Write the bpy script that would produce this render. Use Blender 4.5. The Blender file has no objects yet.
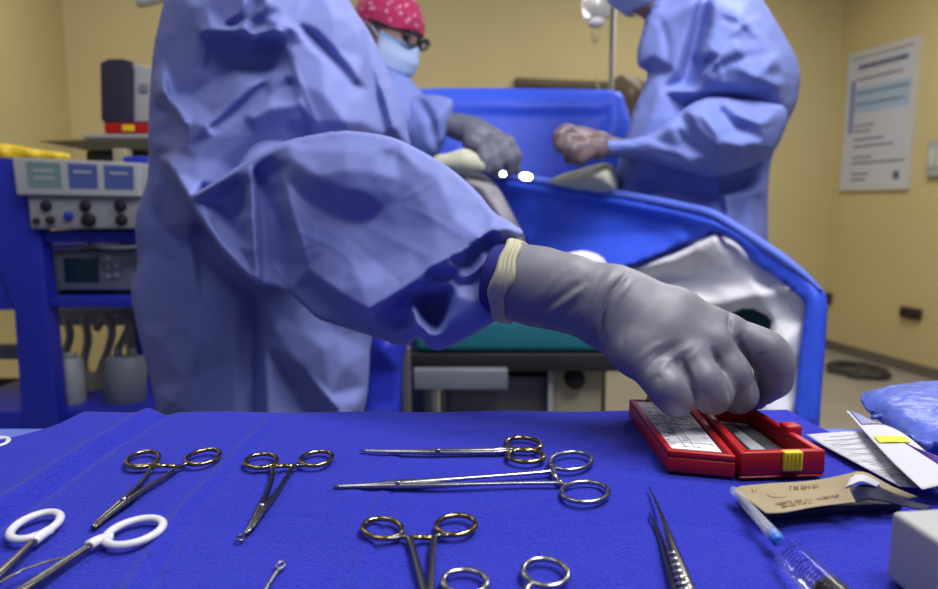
import bpy, bmesh, math, random
import numpy as np
from mathutils import Vector, Matrix
from mathutils.geometry import delaunay_2d_cdt
random.seed(4)
SC = bpy.context.scene
COL = SC.collection

# ------------------------------------------------------------------ camera
F = 680.0
CX, CY = 469.0, 294.5
PITCH = math.atan(90.0 / F)
CAM = np.array([0.0, 0.0, 1.09])
RT = np.array([1.0, 0, 0])
FW = np.array([0, math.cos(PITCH), -math.sin(PITCH)])
UP = np.array([0, math.sin(PITCH), math.cos(PITCH)])
cd = bpy.data.cameras.new('camera')
cd.sensor_width = 36.0
cd.lens = F / 938.0 * 36.0
cd.clip_start = 0.02
cd.dof.use_dof = True
cd.dof.focus_distance = 0.49
cd.dof.aperture_fstop = 6.3
co = bpy.data.objects.new('camera', cd)
COL.objects.link(co)
co.location = CAM
co.rotation_euler = (math.pi / 2 - PITCH, 0, 0)
SC.camera = co

# ------------------------------------------------------------------ world, lights, exposure
SC.view_settings.view_transform = 'Standard'
SC.view_settings.look = 'None'
SC.view_settings.gamma = 1.0
SC.view_settings.exposure = 0.0
SC.view_settings.use_curve_mapping = False
w = bpy.data.worlds.new('world')
SC.world = w
w.use_nodes = True
w.node_tree.nodes['Background'].inputs[0].default_value = (0.50, 0.55, 1.0, 1)  # bluish fill light added to turn the shaded cloth blue
w.node_tree.nodes['Background'].inputs[1].default_value = 0.17

def area(name, loc, target, size, power, col=(1, 1, 1), sy=None, shape='RECTANGLE'):
    l = bpy.data.lights.new(name, 'AREA')
    l.shape = shape
    l.size = size
    l.size_y = sy or size
    l.energy = power
    l.color = col
    o = bpy.data.objects.new(name, l)
    COL.objects.link(o)
    o.location = loc
    d = Vector(target) - Vector(loc)
    o.rotation_euler = d.to_track_quat('-Z', 'Y').to_euler()
    return o
LAMP = (0.60, 0.95, 2.45)
area('surgical_lamp_light', LAMP, (0.15, 1.4, 1.0), 0.6, 23, (1.0, 0.98, 0.98), shape='DISK')
area('ceiling_panel_light', (0.75, 0.0, 2.82), (0.1, 1.0, 0.9), 1.1, 31, (0.98, 0.97, 1.0), 0.6)
area('ceiling_panel_light', (-0.8, 0.5, 2.82), (-0.4, 1.0, 0.9), 0.9, 7, (0.98, 0.97, 1.0), 0.6)
area('ceiling_panel_light', (-1.1, 2.8, 2.82), (-1.1, 2.8, 0), 1.2, 16, (1.0, 0.98, 0.95), 0.6)
area('ceiling_panel_light', (1.7, 3.2, 2.82), (1.7, 3.2, 0), 1.2, 40, (1.0, 0.97, 0.9), 0.6)

# ------------------------------------------------------------------ helpers
def P(x, y, Z):
    return CAM + Z * FW + ((x - CX) / F) * Z * RT - ((y - CY) / F) * Z * UP

def Pc(x, y, c):
    return P(x, y, c / 100.0)

def ray(x, y):
    return FW + ((x - CX) / F) * RT - ((y - CY) / F) * UP

def T(x, y, z):
    d = ray(x, y)
    return CAM + d * ((z - CAM[2]) / d[2])

def onplane(x, y, p0, n):
    d = ray(x, y)
    t = np.dot(p0 - CAM, n) / np.dot(d, n)
    return CAM + d * t

def proj(v):
    q = np.asarray(v) - CAM
    Z = q @ FW
    return np.stack([CX + F * (q @ RT) / Z, CY - F * (q @ UP) / Z], -1), Z

def link(name, me, m, parent=None, smooth=True):
    if m is not None:
        me.materials.append(m)
    if smooth:
        me.polygons.foreach_set('use_smooth', [True] * len(me.polygons))
    o = bpy.data.objects.new(name, me)
    COL.objects.link(o)
    if parent is not None:
        o.parent = parent
        o.matrix_parent_inverse = Matrix.Translation(-root_loc(parent))
    return o

def root_loc(o):
    v = Vector(o.location)
    return v if o.type == 'EMPTY' else Vector((0, 0, 0))

def empty(name, loc, label, cat, group=None):
    o = bpy.data.objects.new(name, None)
    COL.objects.link(o)
    o.empty_display_size = 0.05
    o.location = Vector([float(c) for c in loc])
    return tag(o, label, cat, group)

def tag(o, label, cat, group=None):
    o['label'] = label
    o['category'] = cat
    if group:
        o['group'] = group
    return o

def structure(o):
    o['kind'] = 'structure'
    return o

class MB:
    """collects shapes into one mesh"""
    def __init__(self):
        self.v = []
        self.f = []
    def add(self, v, f):
        b = len(self.v)
        self.v += [tuple(float(c) for c in p) for p in v]
        self.f += [tuple(i + b for i in q) for q in f]
    def box(self, c, s, M=None):
        c = np.array(c, float)
        h = np.array(s, float) / 2
        vs = []
        for sx in (-1, 1):
            for sy in (-1, 1):
                for sz in (-1, 1):
                    p = h * np.array([sx, sy, sz])
                    if M is not None:
                        p = M @ p
                    vs.append(c + p)
        self.add(vs, [(0, 1, 3, 2), (4, 6, 7, 5), (0, 4, 5, 1), (2, 3, 7, 6), (0, 2, 6, 4), (1, 5, 7, 3)])
    def prism(self, bottom, top):
        n = len(bottom)
        self.add(list(bottom) + list(top), [tuple(range(n))[::-1], tuple(range(n, 2 * n))] +
                 [(i, (i + 1) % n, n + (i + 1) % n, n + i) for i in range(n)])
    def tube(self, pts, r, n=10, closed=False, flat=1.0, upv=(0, 0, 1)):
        pts = np.array(pts, float)
        m = len(pts)
        rr = np.ones(m) * r if np.isscalar(r) else np.array(r, float)
        upv = np.array(upv, float)
        vs = []
        for i in range(m):
            a = pts[(i - 1) % m] if (closed or i > 0) else pts[i]
            b = pts[(i + 1) % m] if (closed or i < m - 1) else pts[i]
            t = b - a
            t /= (np.linalg.norm(t) + 1e-12)
            s = np.cross(t, upv)
            if np.linalg.norm(s) < 1e-3:
                s = np.cross(t, [1.0, 0, 0])
            s /= np.linalg.norm(s)
            u = np.cross(s, t)
            for k in range(n):
                A = 2 * math.pi * k / n
                vs.append(pts[i] + rr[i] * (math.cos(A) * s + flat * math.sin(A) * u))
        fs = []
        for i in range(m if closed else m - 1):
            j = (i + 1) % m
            for k in range(n):
                l = (k + 1) % n
                fs.append((i * n + k, i * n + l, j * n + l, j * n + k))
        if not closed:
            fs.append(tuple(range(n))[::-1])
            fs.append(tuple((m - 1) * n + k for k in range(n)))
        self.add(vs, fs)
    def build(self, name, m, parent=None, smooth=False, bevel=0, seg=2):
        me = bpy.data.meshes.new(name)
        me.from_pydata(self.v, [], self.f)
        bm = bmesh.new()
        bm.from_mesh(me)
        bmesh.ops.recalc_face_normals(bm, faces=bm.faces)
        if bevel:
            bmesh.ops.bevel(bm, geom=list(bm.edges), offset=bevel, segments=seg, affect='EDGES', profile=0.6)
        bm.to_mesh(me)
        bm.free()
        return link(name, me, m, parent, smooth or bool(bevel))

def spline(pts, n):
    """catmull-rom through points, n samples per span"""
    p = np.array(pts, float)
    p = np.vstack([2 * p[0] - p[1], p, 2 * p[-1] - p[-2]])
    out = []
    for i in range(1, len(p) - 2):
        for k in range(n):
            t = k / n
            out.append(0.5 * ((2 * p[i]) + (-p[i - 1] + p[i + 1]) * t + (2 * p[i - 1] - 5 * p[i] + 4 * p[i + 1] - p[i + 2]) * t * t
                              + (-p[i - 1] + 3 * p[i] - 3 * p[i + 1] + p[i + 2]) * t ** 3))
    out.append(p[-2])
    return np.array(out)

# ------------------------------------------------------------------ materials
def mat(name, col, rough=0.6, metal=0.0, bump=None, var=0.0, vscale=8.0, trans=0.0, sheen=0.0, emit=None, coat=0.0, alpha=None, spec=None, ior=1.45):
    m = bpy.data.materials.new(name)
    m.use_nodes = True
    nt = m.node_tree
    b = nt.nodes['Principled BSDF']
    b.inputs['Base Color'].default_value = (*col, 1)
    b.inputs['Roughness'].default_value = rough
    b.inputs['Metallic'].default_value = metal
    b.inputs['Transmission Weight'].default_value = trans
    b.inputs['Sheen Weight'].default_value = sheen
    b.inputs['Coat Weight'].default_value = coat
    b.inputs['IOR'].default_value = ior
    if spec is not None:
        b.inputs['Specular IOR Level'].default_value = spec
    if emit:
        b.inputs['Emission Color'].default_value = (*emit[0], 1)
        b.inputs['Emission Strength'].default_value = emit[1]
    if alpha is not None:
        b.inputs['Alpha'].default_value = alpha
    tc = nt.nodes.new('ShaderNodeTexCoord')
    if var > 0:
        n = nt.nodes.new('ShaderNodeTexNoise')
        n.inputs['Scale'].default_value = vscale
        n.inputs['Detail'].default_value = 5
        nt.links.new(tc.outputs['Object'], n.inputs['Vector'])
        r = nt.nodes.new('ShaderNodeValToRGB')
        r.color_ramp.elements[0].position = 0.3
        r.color_ramp.elements[1].position = 0.7
        r.color_ramp.elements[0].color = (*[c * (1 - var) for c in col], 1)
        r.color_ramp.elements[1].color = (*[min(1, c * (1 + var)) for c in col], 1)
        nt.links.new(n.outputs['Fac'], r.inputs['Fac'])
        nt.links.new(r.outputs['Color'], b.inputs['Base Color'])
    if bump:
        prev = None
        for sc, st in bump:
            n = nt.nodes.new('ShaderNodeTexNoise')
            n.inputs['Scale'].default_value = sc
            n.inputs['Detail'].default_value = 3
            nt.links.new(tc.outputs['Object'], n.inputs['Vector'])
            bn = nt.nodes.new('ShaderNodeBump')
            bn.inputs['Strength'].default_value = st
            bn.inputs['Distance'].default_value = 0.25 / sc
            nt.links.new(n.outputs['Fac'], bn.inputs['Height'])
            if prev:
                nt.links.new(prev.outputs['Normal'], bn.inputs['Normal'])
            prev = bn
        nt.links.new(prev.outputs['Normal'], b.inputs['Normal'])
    return m

M = {}
M['wall'] = mat('yellow_wall_paint', (0.56, 0.47, 0.235), 0.6, bump=[(60, 0.06)], var=0.04, vscale=1.5)
M['ceiling'] = mat('ceiling_white', (0.45, 0.45, 0.43), 0.8, bump=[(80, 0.1)])
M['floor'] = mat('grey_vinyl_floor', (0.33, 0.30, 0.25), 0.35, var=0.08, vscale=3)
M['skirting'] = mat('skirting_grey', (0.14, 0.12, 0.10), 0.5, bump=[(60, 0.05)])
def gown_material(name, col, cell, st):
    m = mat(name, col, 0.62, var=0.04, vscale=30, spec=0.3)
    nt = m.node_tree
    b = nt.nodes['Principled BSDF']
    tc = [n for n in nt.nodes if n.bl_idname == 'ShaderNodeTexCoord'][0]
    ns = nt.nodes.new('ShaderNodeTexNoise')
    ns.inputs['Scale'].default_value = 9
    mx = nt.nodes.new('ShaderNodeMixRGB')
    mx.blend_type = 'ADD'
    mx.inputs[0].default_value = 0.12
    nt.links.new(tc.outputs['Object'], ns.inputs['Vector'])
    nt.links.new(tc.outputs['Object'], mx.inputs[1])
    nt.links.new(ns.outputs['Color'], mx.inputs[2])
    prev = None
    for kind, sc, s_, dist in (('v', cell, st, .010), ('v', cell * 2.7, st * .8, .004), ('n', 1100, .12, .0003)):
        if kind == 'v':
            t = nt.nodes.new('ShaderNodeTexVoronoi')
            nt.links.new(mx.outputs[0], t.inputs['Vector'])
            o_ = t.outputs['Distance']
        else:
            t = nt.nodes.new('ShaderNodeTexNoise')
            nt.links.new(tc.outputs['Object'], t.inputs['Vector'])
            o_ = t.outputs['Fac']
        t.inputs['Scale'].default_value = sc
        bn = nt.nodes.new('ShaderNodeBump')
        bn.inputs['Strength'].default_value = s_
        bn.inputs['Distance'].default_value = dist
        nt.links.new(o_, bn.inputs['Height'])
        if prev:
            nt.links.new(prev.outputs['Normal'], bn.inputs['Normal'])
        prev = bn
    nt.links.new(prev.outputs['Normal'], b.inputs['Normal'])
    return m
M['gown'] = gown_material('gown_blue_nonwoven', (0.195, 0.235, 0.54), 13, 0.12)
M['gown_far'] = gown_material('gown_blue_far', (0.18, 0.235, 0.58), 11, 0.22)
M['cuff'] = mat('navy_knit_cuff', (0.018, 0.02, 0.19), 0.85, bump=[(700, 0.4)])
M['drape'] = mat('blue_plastic_drape', (0.038, 0.105, 0.80), 0.5, bump=[(18, 0.2), (60, 0.1)], var=0.05, vscale=12)
M['cover'] = mat('pale_blue_table_cover', (0.11, 0.17, 0.60), 0.55, bump=[(30, 0.2), (600, 0.15)])
M['rim_highlight'] = mat('pale_blue_rim_highlight', (0.10, 0.17, 0.72), 0.5, bump=[(60, 0.15)])  # drape blue made paler, stands in for light on the rim
M['white_cloth'] = mat('white_cloth', (0.70, 0.70, 0.73), 0.85, bump=[(14, 0.3), (60, 0.2)])
M['dull_cloth'] = mat('dull_pale_cloth', (0.36, 0.34, 0.36), 0.9, bump=[(40, 0.3)], var=0.05, vscale=20)
M['cream_cloth'] = mat('cream_cloth', (0.58, 0.58, 0.44), 0.9, bump=[(40, 0.4)], var=0.1, vscale=25)
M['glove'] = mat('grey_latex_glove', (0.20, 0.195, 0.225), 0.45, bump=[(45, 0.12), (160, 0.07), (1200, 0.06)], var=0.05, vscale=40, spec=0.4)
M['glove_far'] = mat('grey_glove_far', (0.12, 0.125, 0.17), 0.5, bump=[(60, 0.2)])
M['glove_skin'] = mat('thin_glove_over_skin', (0.15, 0.105, 0.115), 0.4, bump=[(60, 0.2)], var=0.2, vscale=50)
M['cream'] = mat('cream_rolled_latex', (0.46, 0.43, 0.28), 0.55, bump=[(120, 0.25)], var=0.06, vscale=60)
M['skin'] = mat('skin', (0.40, 0.24, 0.18), 0.5, bump=[(300, 0.1)])
M['hair'] = mat('dark_hair', (0.03, 0.02, 0.015), 0.5, bump=[(200, 0.4)])
M['mask'] = mat('pale_blue_mask', (0.42, 0.55, 0.80), 0.8, bump=[(150, 0.3)])
M['shoe'] = mat('white_clog', (0.5, 0.5, 0.5), 0.5, bump=[(80, 0.05)])
M['steel'] = mat('steel_satin', (0.42, 0.42, 0.43), 0.24, 1.0, bump=[(500, 0.04)], var=0.12, vscale=150)
M['dark_steel'] = mat('steel_dark_satin', (0.20, 0.195, 0.19), 0.22, 1.0, bump=[(500, 0.04)], var=0.15, vscale=150)
M['gold'] = mat('gold_plated', (0.40, 0.31, 0.13), 0.17, 1.0, bump=[(500, 0.04)], var=0.15, vscale=150)
M['white_plastic'] = mat('white_glossy_plastic', (0.72, 0.72, 0.75), 0.3, bump=[(300, 0.03)], coat=0.3)
M['red'] = mat('red_plastic', (0.42, 0.008, 0.012), 0.42, bump=[(200, 0.05)], var=0.06, vscale=30)
M['yellow'] = mat('yellow_plastic', (0.85, 0.60, 0.02), 0.4, bump=[(200, 0.05)])
M['foam'] = mat('dark_grey_foam', (0.055, 0.055, 0.06), 0.9, bump=[(500, 0.4)])
M['grey_strip'] = mat('light_grey_strip', (0.36, 0.37, 0.40), 0.4, bump=[(200, 0.05)])
M['paper'] = mat('white_paper', (0.55, 0.55, 0.58), 0.8, bump=[(60, 0.1)])
M['label'] = mat('label_paper', (0.78, 0.78, 0.78), 0.7, bump=[(80, 0.05)])
M['ink'] = mat('grey_ink', (0.2, 0.2, 0.22), 0.8, bump=[(200, 0.05)])
M['brown_ink'] = mat('brown_ink', (0.22, 0.12, 0.05), 0.8, bump=[(200, 0.05)])
M['tan'] = mat('tan_kraft_paper', (0.33, 0.265, 0.15), 0.7, bump=[(60, 0.2)], var=0.07, vscale=60)
M['black'] = mat('black_matte', (0.012, 0.012, 0.014), 0.6, bump=[(150, 0.1)])
M['rubber'] = mat('black_rubber', (0.02, 0.02, 0.022), 0.45, bump=[(150, 0.1)])
M['navy_liner'] = mat('black_navy_liner', (0.01, 0.01, 0.04), 0.6, bump=[(60, 0.4)])
M['clear'] = mat('clear_plastic', (0.93, 0.95, 1.0), 0.06, trans=1.0, ior=1.3)
M['clear'].node_tree.nodes['Principled BSDF'].inputs['Alpha'].default_value = 0.55
M['frosted'] = mat('frosted_clear_plastic', (0.75, 0.8, 0.9), 0.15, alpha=0.32, bump=[(150, 0.05)])
M['hub'] = mat('sky_blue_plastic', (0.04, 0.19, 0.70), 0.35, bump=[(200, 0.05)])
M['box_grey'] = mat('pale_grey_plastic', (0.40, 0.40, 0.39), 0.5, bump=[(400, 0.06)])
M['cart'] = mat('cart_blue_enamel', (0.020, 0.034, 0.46), 0.45, bump=[(40, 0.05)], var=0.05, vscale=4)
M['device'] = mat('device_pale_grey', (0.36, 0.37, 0.375), 0.5, bump=[(200, 0.04)])
M['device_dark'] = mat('device_dim_grey', (0.17, 0.19, 0.22), 0.5, bump=[(200, 0.04)])
M['screen_a'] = mat('screen_grey_green', (0.03, 0.05, 0.05), 0.2, emit=((0.22, 0.34, 0.36), 0.25), bump=[(300, 0.02)])
M['screen_b'] = mat('screen_blue', (0.02, 0.03, 0.06), 0.2, emit=((0.07, 0.10, 0.34), 0.35), bump=[(300, 0.02)])
M['screen_off'] = mat('screen_dark_teal', (0.01, 0.035, 0.045), 0.25, bump=[(300, 0.02)])
M['monitor_face'] = mat('speaker_cloth_violet_black', (0.02, 0.016, 0.04), 0.7, bump=[(400, 0.2)])
M['shelf'] = mat('shelf_olive_grey', (0.075, 0.068, 0.045), 0.4, bump=[(100, 0.05)])
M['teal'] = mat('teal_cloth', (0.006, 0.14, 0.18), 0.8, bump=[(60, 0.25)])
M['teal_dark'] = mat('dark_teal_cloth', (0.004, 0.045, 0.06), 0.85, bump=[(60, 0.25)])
M['dull_metal'] = mat('dull_grey_metal', (0.16, 0.155, 0.15), 0.45, 0.6, bump=[(60, 0.1)], var=0.1, vscale=8)
M['chrome'] = mat('bright_chrome', (0.9, 0.9, 0.92), 0.08, 1.0, bump=[(100, 0.02)])
M['beige'] = mat('beige_plastic', (0.42, 0.38, 0.24), 0.6, bump=[(90, 0.1)])
M['rail'] = mat('brown_wood_rail', (0.10, 0.065, 0.03), 0.5, bump=[(70, 0.1)], var=0.2, vscale=10)
M['poster'] = mat('poster_lilac_white', (0.50, 0.53, 0.62), 0.35, bump=[(40, 0.03)])
M['poster_blue'] = mat('poster_pale_blue', (0.33, 0.45, 0.62), 0.35, bump=[(40, 0.03)])
M['poster_violet'] = mat('poster_violet', (0.22, 0.22, 0.45), 0.35, bump=[(40, 0.03)])
M['poster_frame'] = mat('poster_grey_frame', (0.52, 0.52, 0.52), 0.4, bump=[(90, 0.03)])
M['poster_ink'] = mat('poster_ink', (0.10, 0.10, 0.18), 0.6, bump=[(90, 0.03)])
M['socket'] = mat('dark_brown_socket', (0.045, 0.02, 0.015), 0.4, bump=[(90, 0.05)])
M['cable'] = mat('dark_cable', (0.05, 0.045, 0.04), 0.5, bump=[(90, 0.05)])
M['saline'] = mat('saline_bag', (0.85, 0.88, 0.9), 0.15, trans=0.7, bump=[(60, 0.1)])
M['blue_pack'] = mat('blue_packaging_film', (0.075, 0.12, 0.50), 0.35, bump=[(70, 0.4), (150, .3)], var=0.25, vscale=25)
M['violet'] = mat('violet_strip', (0.09, 0.04, 0.30), 0.35, bump=[(90, 0.1)])
M['pink'] = mat('pink_plastic', (0.60, 0.07, 0.16), 0.4, bump=[(90, 0.1)])
M['hi_yellow'] = mat('fluorescent_yellow_print', (0.66, 0.66, 0.05), 0.7, bump=[(90, 0.05)])

def towel_material():
    m = mat('royal_blue_woven_towel', (0.030, 0.030, 0.50), 0.9, sheen=0.12, spec=0.15)
    nt = m.node_tree
    b = nt.nodes['Principled BSDF']
    tc = [n for n in nt.nodes if n.bl_idname == 'ShaderNodeTexCoord'][0]
    vo = nt.nodes.new('ShaderNodeTexVoronoi')
    vo.inputs['Scale'].default_value = 620
    no = nt.nodes.new('ShaderNodeTexNoise')
    no.inputs['Scale'].default_value = 90
    no.inputs['Detail'].default_value = 6
    for n in (vo, no):
        nt.links.new(tc.outputs['Object'], n.inputs['Vector'])
    b1 = nt.nodes.new('ShaderNodeBump')
    b1.inputs['Strength'].default_value = 1.0
    b1.inputs['Distance'].default_value = 0.0009
    nt.links.new(vo.outputs['Distance'], b1.inputs['Height'])
    b2 = nt.nodes.new('ShaderNodeBump')
    b2.inputs['Strength'].default_value = 0.35
    b2.inputs['Distance'].default_value = 0.003
    nt.links.new(no.outputs['Fac'], b2.inputs['Height'])
    nt.links.new(b1.outputs['Normal'], b2.inputs['Normal'])
    nt.links.new(b2.outputs['Normal'], b.inputs['Normal'])
    r = nt.nodes.new('ShaderNodeValToRGB')
    r.color_ramp.elements[0].color = (0.032, 0.044, 0.53, 1)
    r.color_ramp.elements[1].color = (0.017, 0.022, 0.36, 1)
    r.color_ramp.elements[0].position = 0.0
    r.color_ramp.elements[1].position = 0.9
    nt.links.new(vo.outputs['Distance'], r.inputs['Fac'])
    nt.links.new(r.outputs['Color'], b.inputs['Base Color'])
    return m
M['towel'] = towel_material()

def cap_material():
    m = mat('pink_patterned_cap', (0.45, 0.02, 0.12), 0.8)
    nt = m.node_tree
    b = nt.nodes['Principled BSDF']
    tc = [n for n in nt.nodes if n.bl_idname == 'ShaderNodeTexCoord'][0]
    vo = nt.nodes.new('ShaderNodeTexVoronoi')
    vo.inputs['Scale'].default_value = 55
    nt.links.new(tc.outputs['Object'], vo.inputs['Vector'])
    r = nt.nodes.new('ShaderNodeValToRGB')
    r.color_ramp.elements[0].color = (0.55, 0.22, 0.32, 1)
    r.color_ramp.elements[0].position = 0.22
    r.color_ramp.elements[1].color = (0.36, 0.012, 0.085, 1)
    r.color_ramp.elements[1].position = 0.36
    nt.links.new(vo.outputs['Distance'], r.inputs['Fac'])
    nt.links.new(r.outputs['Color'], b.inputs['Base Color'])
    return m
M['cap'] = cap_material()

# ------------------------------------------------------------------ numeric sculpting: signed distance bodies
def surfnet(D, org, h):
    s = D < 0
    nx, ny, nz = D.shape
    acc = np.zeros((nx - 1, ny - 1, nz - 1, 3))
    cnt = np.zeros((nx - 1, ny - 1, nz - 1))
    corners = [(i, j, k) for i in (0, 1) for j in (0, 1) for k in (0, 1)]
    sl = lambda c: (slice(c[0], nx - 1 + c[0]), slice(c[1], ny - 1 + c[1]), slice(c[2], nz - 1 + c[2]))
    for a in corners:
        for ax in range(3):
            if a[ax] == 1:
                continue
            b = list(a)
            b[ax] = 1
            da, db = D[sl(a)], D[sl(b)]
            cr = (da < 0) != (db < 0)
            if not cr.any():
                continue
            ii = np.nonzero(cr)
            t = da[ii] / (da[ii] - db[ii])
            base = np.array(a, float)[None].repeat(len(t), 0)
            base[:, ax] += t
            acc[ii] += base
            cnt[ii] += 1
    act = cnt > 0
    idx = -np.ones(act.shape, int)
    ii = np.nonzero(act)
    idx[ii] = np.arange(len(ii[0]))
    V = (np.stack(ii, -1) + acc[ii] / cnt[ii][:, None]) * h + org
    quads = []
    for ax in range(3):
        o1, o2 = (ax + 1) % 3, (ax + 2) % 3
        sa = [slice(None)] * 3
        sb = [slice(None)] * 3
        sa[ax] = slice(0, -1)
        sb[ax] = slice(1, None)
        e0, e1 = s[tuple(sa)], s[tuple(sb)]
        cr = np.array(np.nonzero(e0 != e1)).T
        ok = (cr[:, o1] > 0) & (cr[:, o2] > 0) & (cr[:, o1] < D.shape[o1] - 1) & (cr[:, o2] < D.shape[o2] - 1)
        cr = cr[ok]
        q = []
        for d1, d2 in ((-1, -1), (0, -1), (0, 0), (-1, 0)):
            c = cr.copy()
            c[:, o1] += d1
            c[:, o2] += d2
            q.append(idx[c[:, 0], c[:, 1], c[:, 2]])
        q = np.stack(q, -1)
        fl = e0[cr[:, 0], cr[:, 1], cr[:, 2]]
        q[~fl] = q[~fl][:, ::-1]
        quads.append(q)
    return V, np.vstack(quads)

def smin(a, b, k):
    h = np.clip(0.5 + 0.5 * (b - a) / k, 0, 1)
    return b * (1 - h) + a * h - k * h * (1 - h)

def cone_d(X, a, b, ra, rb):
    a, b = np.array(a, float), np.array(b, float)
    ab = b - a
    t = np.clip(((X - a) @ ab) / (ab @ ab + 1e-12), 0, 1)
    return np.linalg.norm(X - a - t[..., None] * ab, axis=-1) - (ra + (rb - ra) * t)

def sdf_mesh(name, chains, h, m, parent, kin=0.006, kall=0.006, folds=(), smooth_it=2, ell=(), clip=None):
    """chains: list of (points [(xyz, r)...], k); smooth union of tapered capsules -> one continuous surface"""
    allp = np.array([p for c in chains for p, r in c[0]] + [e[0] for e in ell])
    rm = max([r for c in chains for p, r in c[0]] + [max(e[1]) for e in ell])
    lo, hi = allp.min(0) - rm - 3 * h, allp.max(0) + rm + 3 * h
    n = np.ceil((hi - lo) / h).astype(int) + 1
    ax = [lo[i] + h * np.arange(n[i]) for i in range(3)]
    X = np.stack(np.meshgrid(*ax, indexing='ij'), -1)
    D = None
    for pts, k in chains:
        d = None
        for (a, ra), (b, rb) in zip(pts[:-1], pts[1:]):
            e = cone_d(X, a, b, ra, rb)
            d = e if d is None else smin(d, e, kin)
        D = d if D is None else smin(D, d, k or kall)
    for c, r, R, k in ell:
        q = (X - np.array(c)) @ np.array(R)
        r = np.array(r)
        k0 = np.linalg.norm(q / r, axis=-1)
        k1 = np.linalg.norm(q / (r * r), axis=-1) + 1e-9
        d = k0 * (k0 - 1) / k1
        D = d if D is None else smin(D, d, k)
    if clip is not None:
        D = np.maximum(D, (np.array(clip[0]) - X) @ np.array(clip[1]))
    V, Q = surfnet(D, lo, h)
    me = bpy.data.meshes.new(name)
    me.from_pydata(V.tolist(), [], Q.tolist())
    bm = bmesh.new()
    bm.from_mesh(me)
    for _ in range(smooth_it):
        bmesh.ops.smooth_vert(bm, verts=bm.verts, factor=0.5, use_axis_x=True, use_axis_y=True, use_axis_z=True)
    bmesh.ops.recalc_face_normals(bm, faces=bm.faces)
    bm.to_mesh(me)
    bm.free()
    if folds:
        apply_folds(me, folds)
    return link(name, me, m, parent)

def seg_dist(p, a, b):
    ab = b - a
    t = np.clip(((p - a) @ ab) / (ab @ ab + 1e-9), 0, 1)
    return np.linalg.norm(p - a - t[:, None] * ab, axis=1), t

def poly_dist(p, line):
    d = np.full(len(p), 1e9)
    for a, b in zip(line[:-1], line[1:]):
        e, _ = seg_dist(p, np.array(a, float), np.array(b, float))
        d = np.minimum(d, e)
    return d

def apply_folds(me, folds):
    """press creases and raise ridges along lines of the cloth facing the viewer"""
    n = len(me.vertices)
    V = np.zeros(n * 3)
    me.vertices.foreach_get('co', V)
    V = V.reshape(-1, 3)
    N = np.zeros(n * 3)
    me.vertices.foreach_get('normal', N)
    N = N.reshape(-1, 3)
    px, Z = proj(V)
    view = V - CAM
    view /= np.linalg.norm(view, axis=1)[:, None]
    face = np.clip(-(view * N).sum(1) * 1.6, 0, 1)
    disp = np.zeros(n)
    for line, amp, wd in folds:
        line = spline(line, 5) if len(line) > 2 else np.array(line, float)
        d = poly_dist(px, line)
        e = np.minimum(np.linalg.norm(px - line[0], axis=1), np.linalg.norm(px - line[-1], axis=1))
        disp += amp * .75 * np.exp(-(d / wd) ** 2) * np.clip(.25 + e / 14, 0, 1)
    V += N * (disp * face)[:, None]
    me.vertices.foreach_set('co', V.ravel())
    me.update()

# ------------------------------------------------------------------ numeric sculpting: draped cloth volumes
def inside(pts, poly):
    x, y = pts[:, 0], pts[:, 1]
    r = np.zeros(len(pts), bool)
    n = len(poly)
    for i in range(n):
        x0, y0 = poly[i]
        x1, y1 = poly[(i + 1) % n]
        c = ((y0 > y) != (y1 > y)) & (x < (x1 - x0) * (y - y0) / (y1 - y0 + 1e-12) + x0)
        r ^= c
    return r

def gauss(a, s):
    r = int(3 * s + 1)
    k = np.exp(-0.5 * (np.arange(-r, r + 1) / s) ** 2)
    k /= k.sum()
    a = np.apply_along_axis(lambda v: np.convolve(v, k)[r:r + len(v)], 0, a)
    return np.apply_along_axis(lambda v: np.convolve(v, k)[r:r + len(v)], 1, a)

def resample(out, step):
    res = []
    n = len(out)
    for i in range(n):
        a, b = out[i], out[(i + 1) % n]
        m = max(1, int(round(np.linalg.norm(b[:2] - a[:2]) / step)))
        for k in range(m):
            res.append(a + (b - a) * k / m)
    return np.array(res)

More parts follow.
